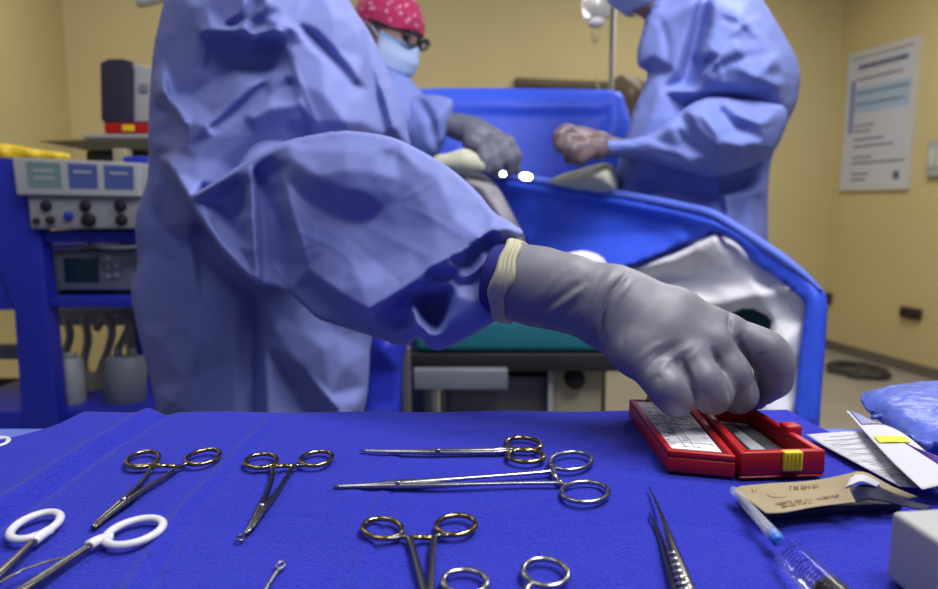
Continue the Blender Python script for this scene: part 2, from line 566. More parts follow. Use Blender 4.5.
def cloth(name, outline, inner, m, parent, step=3.0, back=0.15, rback=40.0, rnd=0.012, rpx=8.0, blur=1.6, folds=(), chaikin=1, gain=1.0):
    """a sculpted cloth body: outline and control lines carry (direction x, direction y, distance in cm) as seen from the
    photographer's place; becomes a closed solid with a sculpted front, rounded rim and a back at its own thickness"""
    out = np.array(outline, float)
    for _ in range(chaikin):
        nx = np.roll(out, -1, 0)
        out = np.stack([out * 0.8 + nx * 0.2, out * 0.2 + nx * 0.8], 1).reshape(-1, 3)
    o6 = resample(out, 6)
    pts = [tuple(p[:2]) for p in o6]
    zz = [p[2] for p in o6]
    edges = [(i, (i + 1) % len(o6)) for i in range(len(o6))]
    for line in inner:
        if not isinstance(line, list):
            line = [line]
        b = len(pts)
        for p in line:
            pts.append((p[0], p[1]))
            zz.append(p[2])
        edges += [(b + i, b + i + 1) for i in range(len(line) - 1)]
    zz = np.array(zz)
    parr = np.array(pts, float)
    r = delaunay_2d_cdt([Vector(p) for p in pts], edges, [], 0, 1e-4)
    ov, of, oo = np.array([tuple(v) for v in r[0]]), r[2], r[3]
    oz = np.zeros(len(ov))
    for i, l in enumerate(oo):
        if l:
            oz[i] = zz[l[0]]
        else:
            d = np.linalg.norm(parr - ov[i], axis=1)
            k = np.argsort(d)[:3]
            oz[i] = np.average(zz[k], weights=1 / (d[k] + 1))
    x0, y0 = np.floor(ov.min(0)) - 2
    x1, y1 = np.ceil(ov.max(0)) + 3
    W, H = int(x1 - x0), int(y1 - y0)
    G = np.zeros((H, W))
    K = np.zeros((H, W))
    for f in of:
        a, b, c = ov[f[0]], ov[f[1]], ov[f[2]]
        bx0, by0 = np.floor(np.minimum(np.minimum(a, b), c)).astype(int)
        bx1, by1 = np.ceil(np.maximum(np.maximum(a, b), c)).astype(int)
        xs, ys = np.meshgrid(np.arange(bx0, bx1 + 1), np.arange(by0, by1 + 1))
        den = (b[1] - c[1]) * (a[0] - c[0]) + (c[0] - b[0]) * (a[1] - c[1])
        if abs(den) < 1e-9:
            continue
        l0 = ((b[1] - c[1]) * (xs - c[0]) + (c[0] - b[0]) * (ys - c[1])) / den
        l1 = ((c[1] - a[1]) * (xs - c[0]) + (a[0] - c[0]) * (ys - c[1])) / den
        l2 = 1 - l0 - l1
        ok = (l0 >= -1e-6) & (l1 >= -1e-6) & (l2 >= -1e-6)
        iy, ix = (ys[ok] - int(y0)), (xs[ok] - int(x0))
        G[iy, ix] = l0[ok] * oz[f[0]] + l1[ok] * oz[f[1]] + l2[ok] * oz[f[2]]
        K[iy, ix] = 1
    yy, xx = np.mgrid[0:H, 0:W]
    poly = o6[:, :2]
    msk = inside(np.stack([xx.ravel() + x0, yy.ravel() + y0], -1), poly).reshape(H, W) * K
    Gb = gauss(G * msk, blur) / np.maximum(gauss(msk.astype(float), blur), 1e-4)
    mf = msk.astype(float)
    Lo = gauss(Gb * mf, 34) / np.maximum(gauss(mf, 34), 1e-4) if gain != 1.0 else None
    # mesh points
    os_ = resample(out, step)
    gx, gy = np.meshgrid(np.arange(x0, x1, step), np.arange(y0, y1, step * 0.87))
    gx[1::2] += step / 2
    gp = np.stack([gx.ravel(), gy.ravel()], -1)
    gp = gp[inside(gp, poly)]
    loop = np.vstack([os_[:, :2], os_[:1, :2]])
    d = poly_dist(gp, loop)
    gp = gp[d > step * 0.6]
    V2 = np.vstack([os_[:, :2], gp])
    ne = len(os_)
    r = delaunay_2d_cdt([Vector(p) for p in V2], [(i, (i + 1) % ne) for i in range(ne)], [], 0, 1e-5)
    V2 = np.array([tuple(v) for v in r[0]])
    tri = np.array([f for f in r[2] if len(f) == 3])
    cen = V2[tri].mean(1)
    tri = tri[inside(cen, os_[:, :2])]
    dist = poly_dist(V2, loop)
    rim = dist < 1e-3
    u = np.clip(V2[:, 0] - x0, 0, W - 2)
    v = np.clip(V2[:, 1] - y0, 0, H - 2)
    iu, iv = u.astype(int), v.astype(int)
    fu, fv = u - iu, v - iv
    bil = lambda A: (A[iv, iu] * (1 - fu) * (1 - fv) + A[iv, iu + 1] * fu * (1 - fv) + A[iv + 1, iu] * (1 - fu) * fv + A[iv + 1, iu + 1] * fu * fv) / 100.0
    Zs = bil(Gb)
    if gain != 1.0:
        Zl = bil(Lo)
        Zs = Zl + (1 + (gain - 1) * np.clip((dist - 3) / 22, 0, 1)) * (Zs - Zl)
    Zq = (Gb[iv, iu] * (1 - fu) * (1 - fv) + Gb[iv, iu + 1] * fu * (1 - fv) + Gb[iv + 1, iu] * (1 - fu) * fv + Gb[iv + 1, iu + 1] * fu * fv) / 100.0
    # bilinear sampling reaches outside the mask near the rim: take rim depth from the outline itself
    for i in np.nonzero(dist < 2.0)[0]:
        j = np.argmin(((o6[:, :2] - V2[i]) ** 2).sum(1))
        t = min(1.0, dist[i] / 2.0)
        Zs[i] = Zs[i] * t + o6[j, 2] / 100.0 * (1 - t) if Zs[i] > 0.05 else o6[j, 2] / 100.0
    for line, amp, wd in folds:
        ln = spline(line, 5) if len(line) > 2 else np.array(line, float)
        dd = poly_dist(V2, ln)
        Zs -= .6 * amp * np.exp(-(dd / wd) ** 2) * np.clip(dist / 6, 0, 1)
    q = np.clip(dist / rpx, 0, 1)
    Zf = Zs + rnd * (1 - np.sqrt(np.clip(1 - (1 - q) ** 2, 0, 1)))
    qb = np.clip(dist / rback, 0, 1)
    Zb = Zf + back * np.sqrt(np.clip(1 - (1 - qb) ** 2, 0, 1))
    front = np.array([P(x, y, z) for (x, y), z in zip(V2, Zf)])
    bi = np.nonzero(~rim)[0]
    bmap = np.arange(len(V2))
    bmap[bi] = len(V2) + np.arange(len(bi))
    backv = np.array([P(V2[i][0], V2[i][1], Zb[i]) for i in bi])
    verts = np.vstack([front, backv])
    faces = tri.tolist() + bmap[tri][:, ::-1].tolist()
    me = bpy.data.meshes.new(name)
    me.from_pydata(verts.tolist(), [], faces)
    bm = bmesh.new()
    bm.from_mesh(me)
    bmesh.ops.recalc_face_normals(bm, faces=bm.faces)
    bm.to_mesh(me)
    bm.free()
    return link(name, me, m, parent)

def L(*p):
    return list(p)

# ================================================================== THE ROOM
TH = math.atan(146.0 / 680.0)
RV = np.array([-math.sin(TH), math.cos(TH), 0])      # along the right wall, away from the viewer
RU = np.array([math.cos(TH), math.sin(TH), 0])       # along the back wall, to the right
CORNER = T(821, 347, 0.0)
RH = 2.9
ROT = np.array([RU, RV, [0, 0, 1]]).T
def room(a, b, z):
    return CORNER + RU * a + RV * b + np.array([0, 0, z])
LW, DEP = 5.3, 6.4
def slab(name, a0, a1, b0, b1, z0, z1, m, kind=True, bevel=0):
    mb = MB()
    mb.box(room((a0 + a1) / 2, (b0 + b1) / 2, (z0 + z1) / 2), (a1 - a0, b1 - b0, z1 - z0), ROT)
    o = mb.build(name, m, bevel=bevel)
    return structure(o) if kind else o
# the left back corner stands where the photo shows it
BN = RV
lc = onplane(66, 60, CORNER, BN)
LW = -float((lc - CORNER) @ RU)
slab('floor', -LW - 0.15, 0.15, -DEP, 0.15, -0.1, 0, M['floor'])
slab('wall_back', -LW - 0.15, 0.15, 0, 0.15, 0, RH, M['wall'])
slab('wall_right', 0, 0.15, -3.3, 0, 0, RH, M['wall'])
slab('wall_left', -LW - 0.15, -LW, -2.6, 0, 0, RH, M['wall'])
slab('ceiling', -LW - 0.15, 0.15, -3.3, 0.15, RH, RH + 0.1, M['ceiling'])
slab('baseboard_right', -0.012, 0, -3.3, -0.012, 0, 0.07, M['skirting'])
slab('baseboard_back', -LW, 0, -0.012, 0, 0, 0.07, M['skirting'])
WN = RU
def onwall(x, y, off=0.0):
    return onplane(x, y, CORNER - RU * off, WN)
def onback(x, y, off=0.0):
    return onplane(x, y, CORNER - RV * off, BN)

# framed poster on the right wall
c = [onwall(849, 57), onwall(918, 34), onwall(915, 188), onwall(844, 192)]
bs = [(float((p - CORNER) @ RV), p[2]) for p in c]
b0, b1 = (bs[0][0] + bs[3][0]) / 2, (bs[1][0] + bs[2][0]) / 2
z1, z0 = (bs[0][1] + bs[1][1]) / 2, (bs[2][1] + bs[3][1]) / 2
ps = empty('wall_poster', room(0, (b0 + b1) / 2, z0), 'pale framed notice with a dark heading hanging on the yellow right wall', 'poster')
def wslab(name, fb0, fb1, fz0, fz1, d0, d1, m, parent, bevel=0):
    """panel on the right wall, fractions of the poster's own width (from its far end) and height (from its foot)"""
    mb = MB()
    A, B = b0 + (b1 - b0) * fb0, b0 + (b1 - b0) * fb1
    z_0, z_1 = z0 + (z1 - z0) * fz0, z0 + (z1 - z0) * fz1
    mb.box(room(-(d0 + d1) / 2, (A + B) / 2, (z_0 + z_1) / 2), (d1 - d0, abs(B - A), z_1 - z_0), ROT)
    return mb.build(name, m, parent, bevel=bevel)
wslab('print_sheet', 0.05, 0.95, 0.04, 0.96, 0.0, 0.012, M['poster'], ps)
fr = MB()
for (f0, f1, g0, g1) in ((0, 1, 0, .045), (0, 1, .955, 1), (0, .055, .045, .955), (.945, 1, .045, .955)):
    A, B = b0 + (b1 - b0) * f0, b0 + (b1 - b0) * f1
    z_0, z_1 = z0 + (z1 - z0) * g0, z0 + (z1 - z0) * g1
    fr.box(room(-0.012, (A + B) / 2, (z_0 + z_1) / 2), (0.024, abs(B - A), z_1 - z_0), ROT)
fr.build('picture_frame', M['poster_frame'], ps)
wslab('colour_band', 0.12, 0.93, 0.56, 0.74, 0.012, 0.0125, M['poster_blue'], ps)
wslab('side_band', 0.06, 0.13, 0.42, 0.80, 0.012, 0.013, M['poster_violet'], ps)
tx = MB()
rng = random.Random(7)
def row(f0, f1, fz, hgt):
    tx = MB()
    x = f0
    while x < f1:
        wd = rng.uniform(0.02, 0.07)
        A, B = b0 + (b1 - b0) * x, b0 + (b1 - b0) * min(x + wd, f1)
        zc = z0 + (z1 - z0) * fz
        tx.box(room(-0.0135, (A + B) / 2, zc), (0.002, abs(B - A), (z1 - z0) * hgt), ROT)
        x += wd + 0.012
    tx.build('text_line', M['poster_ink'], ps)
row(0.16, 0.86, 0.885, 0.035)
for k, (f0, f1, fz) in enumerate([(.16, .80, .80), (.16, .90, .70), (.16, .85, .62), (.16, .45, .47), (.16, .40, .43), (.16, .60, .37), (.16, .75, .32), (.16, .45, .24), (.16, .92, .20), (.16, .42, .12), (.16, .38, .08)]):
    row(f0, f1, fz, 0.013)
tx = MB()
tx.box(room(-0.0135, b0 + (b1 - b0) * 0.82, z0 + (z1 - z0) * 0.10), (0.002, 0.05, 0.05), ROT)
tx.build('stamp', M['poster_ink'], ps)

# wall socket, grey wall box, corner cable box
def wallbox(px0, py0, px1, py1, name, label, cat, m, depth=0.035, inner=None):
    a, b = onwall(px0, py0), onwall(px1, py1)
    mid = (a + b) / 2
    bb = abs(float((a - b) @ RV))
    e = empty(name, mid, label, cat)
    mb = MB()
    mb.box(mid - RU * depth / 2, (depth, bb, abs(a[2] - b[2])), ROT)
    mb.build('face_plate', m, e, bevel=0.004)
    for s in ((-0.22, 0.22) if inner else ()):
        mb = MB()
        mb.box(mid - RU * (depth + 0.003) + RV * bb * s, (0.006, bb * 0.3, abs(a[2] - b[2]) * 0.5), ROT)
        mb.build('outlet', inner, e, bevel=0.002)
    return e
wallbox(904, 306, 922, 320, 'wall_socket', 'dark brown double socket low on the yellow right wall', 'socket', M['socket'], inner=M['black'])
wallbox(933, 140, 948, 176, 'wall_switch_box', 'pale grey box on the right wall cut off by the photo edge', 'switch', M['device'], inner=M['poster_frame'])
wallbox(824, 292, 832, 304, 'wall_clip', 'small dark fitting on the right wall close to the corner', 'fitting', M['socket'], 0.05, inner=M['black'])

# brown rail along the back wall
a, b = onback(514, 83), onback(640, 88)
mid = (a + b) / 2
mb = MB()
mb.box(mid - RV * 0.03, (float(np.linalg.norm((a - b)[:2])), 0.06, 0.05), ROT)
tag(mb.build('wall_rail', M['rail'], bevel=0.006), 'brown wooden rail on the back wall above the blue drape screen', 'rail')

# cable coil on the floor at the right wall
cc = T(858, 373, 0.0)
mb = MB()
pts = []
for i in range(240):
    A = i / 240 * 2 * math.pi * 5.2
    r = 0.20 + 0.035 * math.sin(A * 0.37) + 0.02 * math.sin(A * 1.7)
    pts.append(cc + RV * r * 0.9 * math.cos(A) + RU * (r * 0.75 * math.sin(A) + 0.02 * math.sin(i)) * 0.9 + np.array([0, 0, 0.010 + 0.03 * i / 240]))
t0 = pts[-1]
mb.tube(pts, 0.009, 8)
tag(mb.build('coiled_cable', M['cable'], smooth=True), 'dark cable lying in a loose coil on the floor by the right wall', 'cable')

# ================================================================== INSTRUMENT TABLE
TZ = 0.90
tb = empty('instrument_table', (0, 0.33, 0), 'steel table wholly covered by blue cloths with surgical instruments laid on it', 'table')
mb = MB()
mb.box((0.02, 0.36, TZ - 0.026), (1.15, 0.46, 0.03))
mb.build('table_top', M['steel'], tb, bevel=0.004)
for sx in (-0.5, 0.54):
    for sy in (0.17, 0.55):
        mb = MB()
        mb.tube([(sx, sy, 0.0), (sx, sy, TZ - 0.040)], 0.0125, 12, upv=(0, 1, 0))
        mb.build('leg', M['steel'], tb, smooth=True)
# pale table cover: top with hanging sides
farL, farR = T(-30, 425, TZ), T(960, 413, TZ)
FY = (farL[1] + farR[1]) / 2
def cover_mesh():
    x0, x1, y0, y1 = -0.59, 0.63, 0.10, FY - 0.004
    nx, ny = 90, 50
    D = 0.30
    def prof(t, lo, hi):
        # t runs along the arc: hang, top, hang
        if t < lo:
            return lo, -(lo - t)
        if t > hi:
            return hi, -(t - hi)
        return t, 0.0
    vs, fs = [], []
    for j in range(ny + 1):
        ty = y0 - D + (y1 - y0 + 2 * D) * j / ny
        for i in range(nx + 1):
            tx_ = x0 - D + (x1 - x0 + 2 * D) * i / nx
            X, zx = prof(tx_, x0, x1)
            Y, zy = prof(ty, y0, y1)
            z = zx + zy
            out = 0.012 * math.sin(tx_ * 38) * min(1, -zy / D) if zy < 0 else 0
            out2 = 0.012 * math.sin(ty * 38) * min(1, -zx / D) if zx < 0 else 0
            X += (-1 if tx_ < x0 else 1) * (0.006 * (zx < 0) + abs(out2)) if zx < 0 else 0
            Y += (-1 if ty < y0 else 1) * (0.006 * (zy < 0) + abs(out)) if zy < 0 else 0
            vs.append((X, Y, TZ - 0.0082 + max(z, -0.42)))
    for j in range(ny):
        for i in range(nx):
            a = j * (nx + 1) + i
            fs.append((a, a + 1, a + nx + 2, a + nx + 1))
    me = bpy.data.meshes.new('table_cover')
    me.from_pydata(vs, [], fs)
    o = link('table_cover', me, M['cover'])
    s = o.modifiers.new('thickness', 'SOLIDIFY')
    s.thickness = 0.0015
    s.offset = 1
    return o
tag(cover_mesh(), 'pale blue cover over the instrument table, showing at both far corners beside the darker towel', 'table cover')

# royal blue towel with creases
poly_px = [(-150, 470), (20, 437), (52, 428), (84, 413), (300, 413), (560, 412), (788, 411), (806, 421), (838, 438), (905, 452), (1010, 470)]
top_edge = np.array([T(x, y, TZ)[:2] for x, y in poly_px])
RID = [([(166, 414), (110, 448), (50, 490), (-20, 538)], -0.0034, 0.0060), ([(150, 412), (94, 446), (36, 484), (-40, 534)], 0.0045, 0.008),
       ([(280, 420), (236, 465), (196, 510), (170, 548), (140, 600)], -0.0022, 0.0032), ([(272, 420), (228, 465), (186, 510), (158, 548), (126, 600)], 0.0028, 0.005),
       ([(250, 522), (285, 516), (320, 519), (350, 532)], -0.0012, 0.0030), ([(330, 512), (370, 480), (405, 445)], 0.0010, 0.005),
       ([(365, 592), (376, 545), (390, 495)], -0.0016, 0.0025), ([(358, 592), (370, 545), (384, 495)], 0.0014, 0.004),
       ([(515, 520), (560, 517), (600, 514)], -0.0012, 0.0022), ([(560, 530), (640, 522), (720, 528), (780, 545)], -0.0010, 0.004),
       ([(640, 480), (560, 500), (480, 516)], 0.0010, 0.006), ([(700, 560), (740, 535), (770, 530)], -0.0014, 0.006),
       ([(560, 425), (600, 440), (640, 470)], 0.0016, 0.008), ([(420, 425), (460, 432), (520, 430)], 0.0010, 0.006)]
RIDW = [([T(x, y, TZ)[:2] for x, y in ln], a, s) for ln, a, s in RID]
def towel_z(p):
    z = np.zeros(len(p))
    for ln, a, s in RIDW:
        z += a * np.exp(-(poly_dist(p, np.array(ln)) / s) ** 2)
    z += 0.0006 * np.sin(p[:, 0] * 47 + 3 * np.sin(p[:, 1] * 31)) * np.sin(p[:, 1] * 53 + 1.0)
    return z
def towel():
    st = 0.0028
    lo = np.array([-0.55, 0.13])
    hi = np.array([0.585, 0.60])
    xs, ys = np.arange(lo[0], hi[0], st), np.arange(lo[1], hi[1], st)
    te = top_edge[np.argsort(top_edge[:, 0])]
    lim = np.interp(xs, te[:, 0], te[:, 1])
    vs, keep = [], []
    ny = 170
    for i, x in enumerate(xs):
        for j in range(ny):
            vs.append((x, lo[1] + (lim[i] - lo[1]) * j / (ny - 1)))
    v2 = np.array(vs)
    z = towel_z(v2) + TZ + 0.0008
    # far rim dips a little over the cover
    V = np.column_stack([v2, z])
    fs = [(i * ny + j, (i + 1) * ny + j, (i + 1) * ny + j + 1, i * ny + j + 1) for i in range(len(xs) - 1) for j in range(ny - 1)]
    me = bpy.data.meshes.new('towel')
    me.from_pydata(V.tolist(), [], fs)
    o = link('towel', me, M['towel'])
    s = o.modifiers.new('thickness', 'SOLIDIFY')
    s.thickness = 0.0024
    s.offset = -1
    return o
tag(towel(), 'royal blue woven towel with creases spread under the surgical instruments', 'towel')
SZ = TZ + 0.0018   # the towel's top

# ------------------------------------------------------------------ ring-handled instruments
def ellipse(cx, cy, rx, ry, rot, z, n=44):
    A = np.linspace(0, 2 * math.pi, n, endpoint=False)
    cr, sr = math.cos(math.radians(rot)), math.sin(math.radians(rot))
    return np.array([T(cx + rx * math.cos(a) * cr - ry * math.sin(a) * sr, cy + rx * math.cos(a) * sr + ry * math.sin(a) * cr, z) for a in A])

def instrument(name, label, cat, rings, shafts, ring_m, shaft_m, ring_r=0.0017, screw=None, ratchet=None, group=None, ring_z=0.0034, ring_name='finger_ring'):
    """rings: direction ellipses of each finger ring; shafts: per half a line of (x, y, half-width mm, height mm)"""
    base = T(*(screw or shafts[0][len(shafts[0]) // 2][:2]), SZ)
    e = empty(name, (base[0], base[1], SZ), label, cat, group)
    for k, (cx, cy, rx, ry, rot) in enumerate(rings):
        mb = MB()
        mb.tube(ellipse(cx, cy, rx, ry, rot, SZ + ring_z), ring_r, 12, closed=True, flat=0.9)
        mb.build(ring_name, ring_m, e, smooth=True)
    for k, s in enumerate(shafts):
        p = spline([T(x, y, SZ + z / 1000) for x, y, wd, z in s], 6)
        wv = np.interp(np.linspace(0, 1, len(p)), np.linspace(0, 1, len(s)), [q[2] for q in s]) / 1000
        mb = MB()
        mb.tube(p, wv, 12, flat=0.75)
        mb.build('shaft', shaft_m if not isinstance(shaft_m, list) else shaft_m[k], e, smooth=True)
    if ratchet:
        for (x0, y0, x1, y1, dz) in ratchet:
            mb = MB()
            a, b = T(x0, y0, SZ + dz), T(x1, y1, SZ + dz)
            mb.tube([a, a * .5 + b * .5, b], [0.0019, 0.0021, 0.0017], 8, flat=0.7)
            mb.build('ratchet', ring_m, e, smooth=True)
    if screw:
        mb = MB()
        c0 = T(screw[0], screw[1], SZ + 0.0045)
        mb.tube([c0, c0 + np.array([0, 0, 0.0014]), c0 + np.array([0, 0, 0.0018])], [0.0022, 0.0021, 0.0012], 16, upv=(0, 1, 0))
        mb.build('pivot_screw', M['steel'], e, smooth=True)
    return e
CL = 'ring-handled clamps on the blue towel'
instrument('hemostat', 'short clamp with gold finger rings lying beside the white-handled scissors', 'clamp',
    [(143, 459.5, 16.5, 7.4, -12), (203, 457, 17.5, 6.6, -13)],
    [[(131, 466, 1.6, 3.4), (150, 466, 1.9, 3.4), (148, 474, 1.8, 3.4), (138, 486, 1.8, 3.2), (122, 501, 2.6, 3.0), (104, 516, 1.9, 2.4), (92, 527, 1.1, 1.6)],
     [(188, 463, 1.6, 3.4), (178, 467, 1.9, 3.4), (166, 476, 1.8, 3.6), (146, 488, 2.0, 3.8), (126, 502, 2.5, 3.4), (108, 516, 1.8, 2.6), (94, 528, 1.1, 1.8)]],
    M['gold'], M['dark_steel'], screw=(124, 500), ratchet=[(151, 465, 166, 466, 0.0042), (166, 466, 176, 466, 0.0030)], group=CL)
instrument('hemostat', 'gold-ringed clamp ending in a tiny loop tip, in front of the gowned surgeon', 'clamp',
    [(261, 461, 16, 6.8, -6), (316.5, 458.5, 16.2, 6.8, -9)],
    [[(254, 467, 1.6, 3.4), (270, 467, 1.8, 3.4), (273, 474, 1.7, 3.4), (268, 490, 1.8, 3.4), (261, 506, 2.6, 3.2), (250, 526, 1.5, 2.4), (244, 534, 1.0, 1.8)],
     [(306, 465, 1.6, 3.4), (295, 466, 1.8, 3.4), (288, 475, 1.7, 3.6), (277, 492, 1.8, 3.8), (264, 508, 2.5, 3.4), (252, 527, 1.5, 2.6), (244, 534, 1.0, 1.8)]],
    M['gold'], M['dark_steel'], screw=(262, 506), ratchet=[(273, 466, 284, 466, 0.0042), (283, 466, 294, 466, 0.003)], group=CL)
last = [o for o in bpy.data.objects if o.name.startswith('hemostat')][-1]
mb = MB()
mb.tube(ellipse(240.5, 538, 3.6, 2.6, -20, SZ + 0.0016), 0.0007, 8, closed=True)
mb.build('loop_tip', M['dark_steel'], last, smooth=True)
instrument('operating_scissors', 'closed slim scissors with gold rings at the far side of the towel', 'scissors',
    [(523.5, 444, 17.5, 6.4, 4), (526, 455.8, 18.2, 6.2, 2)],
    [[(512, 449.5, 1.8, 3.6), (504, 449, 2.0, 3.6), (490, 450, 2.0, 3.4), (440, 451, 2.4, 3.2), (400, 451.0, 1.9, 2.6), (361, 450.2, 0.8, 1.4)],
     [(516, 451.0, 1.8, 3.6), (506, 451, 2.0, 3.4), (490, 452, 2.0, 3.0), (440, 452.4, 2.3, 2.8), (400, 452, 1.8, 2.2), (361, 451, 0.8, 1.2)]],
    M['gold'], [M['steel'], M['steel']], screw=(438, 450.5), ring_r=0.0019, group=CL)
instrument('needle_holder', 'long plain steel needle holder lying across the middle of the towel', 'needle holder',
    [(571, 461, 21, 8.8, -3), (585, 492, 23.4, 10.2, 0)],
    [[(553, 467.5, 1.7, 3.6), (548, 471.5, 1.9, 3.6), (500, 475.5, 1.5, 3.6), (440, 480, 2.2, 3.6), (400, 483, 2.9, 3.2), (370, 485, 2.2, 2.6), (334, 486, 1.0, 1.4)],
     [(566, 485.5, 1.7, 3.6), (558, 483.0, 1.9, 3.4), (500, 483.5, 1.5, 3.2), (440, 485, 2.2, 3.0), (400, 485.6, 2.8, 2.6), (370, 486, 2.2, 2.2), (334, 486.8, 1.0, 1.2)]],
    M['steel'], M['steel'], screw=(398, 483), ratchet=[(552, 470, 556, 478, 0.0040), (556, 477, 562, 484, 0.0030)], group=CL)
instrument('hemostat', 'gold-ringed clamp pointing straight to the front edge, its tips cut off by the photo', 'clamp',
    [(382.5, 528.5, 19.5, 10, 4), (456, 525, 19.5, 9.8, -4)],
    [[(388, 538.5, 1.7, 3.4), (406, 537, 2.0, 3.4), (412, 546, 1.9, 3.4), (420, 575, 1.9, 3.4), (428, 610, 2.4, 3.2), (430, 665, 1.2, 2.0)],
     [(449, 535.5, 1.7, 3.4), (436, 536, 2.0, 3.4), (433, 546, 1.9, 3.6), (431, 575, 1.9, 3.8), (430, 610, 2.3, 3.4), (431, 665, 1.2, 2.2)]],
    M['gold'], M['dark_steel'], screw=(429, 612), ratchet=[(411, 537, 424, 537.5, 0.0040), (422, 538, 434, 537, 0.0030)], group=CL)
instrument('hemostat', 'plain steel clamp at the front edge, only its two finger rings in view', 'clamp',
    [(465, 582, 22, 12, 2), (545.5, 572.5, 22.5, 13.5, 8)],
    [[(478, 592, 1.6, 3.4), (490, 597, 2.0, 3.4), (498, 612, 1.9, 3.4), (508, 650, 2.2, 3.2), (512, 690, 1.2, 2.0)],
     [(533, 583, 1.6, 3.4), (526, 590, 2.0, 3.4), (521, 612, 1.9, 3.6), (512, 650, 2.2, 3.4), (513, 690, 1.2, 2.2)]],
    M['steel'], M['steel'], screw=(511, 648), ratchet=[(492, 600, 506, 602, 0.004), (505, 602, 522, 600, 0.003)], group=CL, ring_r=0.0017)
# scissors with white plastic-coated handles, bottom left
instrument('scissors', 'steel scissors with white coated oval handles at the near left', 'scissors',
    [(35, 526, 27, 9.8, -22), (134, 532, 30, 10.8, -17)],
    [[(34, 541, 2.0, 5.0), (14, 560, 2.6, 5.0), (-14, 586, 3.2, 4.8), (-60, 622, 3.4, 4.0), (-110, 660, 1.2, 2.0)],
     [(90, 545, 2.0, 5.0), (60, 565, 2.6, 5.0), (20, 592, 3.2, 4.6), (-50, 636, 3.4, 3.4), (-110, 668, 1.2, 1.8)]],
    M['white_plastic'], M['dark_steel'], screw=(-50, 628), ring_r=0.0025, ring_z=0.0040, ring_name='coated_handle')
sc = [o for o in bpy.data.objects if o.name.startswith('scissors')][-1]
for (pts, r0) in (([(50, 530), (42, 535), (33, 542)], 0.0030), ([(113, 538), (100, 540), (88, 546)], 0.0032)):
    mb = MB()
    mb.tube(spline([T(x, y, SZ + 0.0042) for x, y in pts], 5), [r0] * 11, 12, flat=0.9)
    mb.build('handle_neck', M['white_plastic'], sc, smooth=True)
mb = MB()
mb.tube(spline([T(x, y, SZ + 0.0062) for x, y in [(72, 556), (45, 562), (20, 571), (-6, 586), (-40, 606)]], 6), 0.0011, 8, flat=0.5)
mb.build('spring_bar', M['dark_steel'], sc, smooth=True)
# white handle tip at the far left
mb = MB()
mb.tube(ellipse(-4, 445, 13, 4.4, -10, TZ - 0.002), 0.0036, 12, closed=True)
wr = empty('scissors', T(-6, 443, TZ), 'white oval handle just showing on the pale cover at the left edge', 'scissors')
mb.build('coated_handle', M['white_plastic'], wr, smooth=True)
mb = MB()
mb.tube([T(-18, 446, TZ - 0.002), T(-60, 456, TZ - 0.0035), T(-110, 468, TZ - 0.004)], [0.003, 0.0024, 0.001], 10)
mb.build('blade', M['steel'], wr, smooth=True)
# probe with an eye at its tip
pr = empty('probe', T(270, 580, SZ), 'thin steel probe with a small eye, pointing in from the front edge', 'probe')
mb = MB()
mb.tube(spline([T(x, y, SZ + 0.0018) for x, y in [(278, 570), (271, 580), (262, 595), (235, 640), (215, 675)]], 5), np.linspace(0.0011, 0.0019, 21), 10)
mb.build('stem', M['steel'], pr, smooth=True)
mb = MB()
mb.tube(ellipse(280.5, 565.5, 4.6, 3.0, -25, SZ + 0.002), 0.0008, 8, closed=True)
mb.build('eye', M['steel'], pr, smooth=True)

# dissecting forceps, front middle right
fc = empty('dissecting_forceps', T(675, 560, SZ), 'dark steel forceps with a ribbed grip and two open tips', 'forceps')
def leaf(pts, name):
    """a flat tapering leaf: (x, y, half-width mm, height mm)"""
    p = spline([T(x, y, SZ + z / 1000) for x, y, wd, z in pts], 6)
    wv = np.interp(np.linspace(0, 1, len(p)), np.linspace(0, 1, len(pts)), [q[2] for q in pts]) / 1000
    mb = MB()
    mb.tube(p, wv, 10, flat=0.45)
    return mb.build(name, M['dark_steel'], fc, smooth=True)
A_ = [(649, 487, 0.5, 2.2), (656, 502, 0.9, 4.5), (664, 522, 1.5, 7.5), (672, 545, 2.6, 9.5), (682, 572, 3.4, 10), (694, 605, 3.6, 9), (712, 660, 3.0, 6)]
B_ = [(649, 513, 0.5, 0.9), (654, 524, 0.9, 1.2), (661, 540, 1.5, 1.8), (668, 560, 2.4, 2.4), (676, 585, 3.2, 2.8), (690, 615, 3.4, 3.2), (710, 668, 3.0, 4)]
leaf(A_, 'upper_leaf')
leaf(B_, 'lower_leaf')
for k in range(9):
    t = k / 8
    x, y = 673.5 + (691 - 673.5) * t, 553 + (602 - 553) * t
    hw = 5.5 + 5.5 * t
    zz = SZ + 0.0106 + 0.0004 * math.sin(t * 3)
    a, b = T(x - hw, y + 0.3, zz), T(x + hw, y - 0.3, zz)
    mb = MB()
    mb.tube([a, a * .5 + b * .5 + np.array([0, 0, .0006]), b], 0.0004, 6)
    mb.build('grip_rib', M['chrome'], fc, smooth=True)

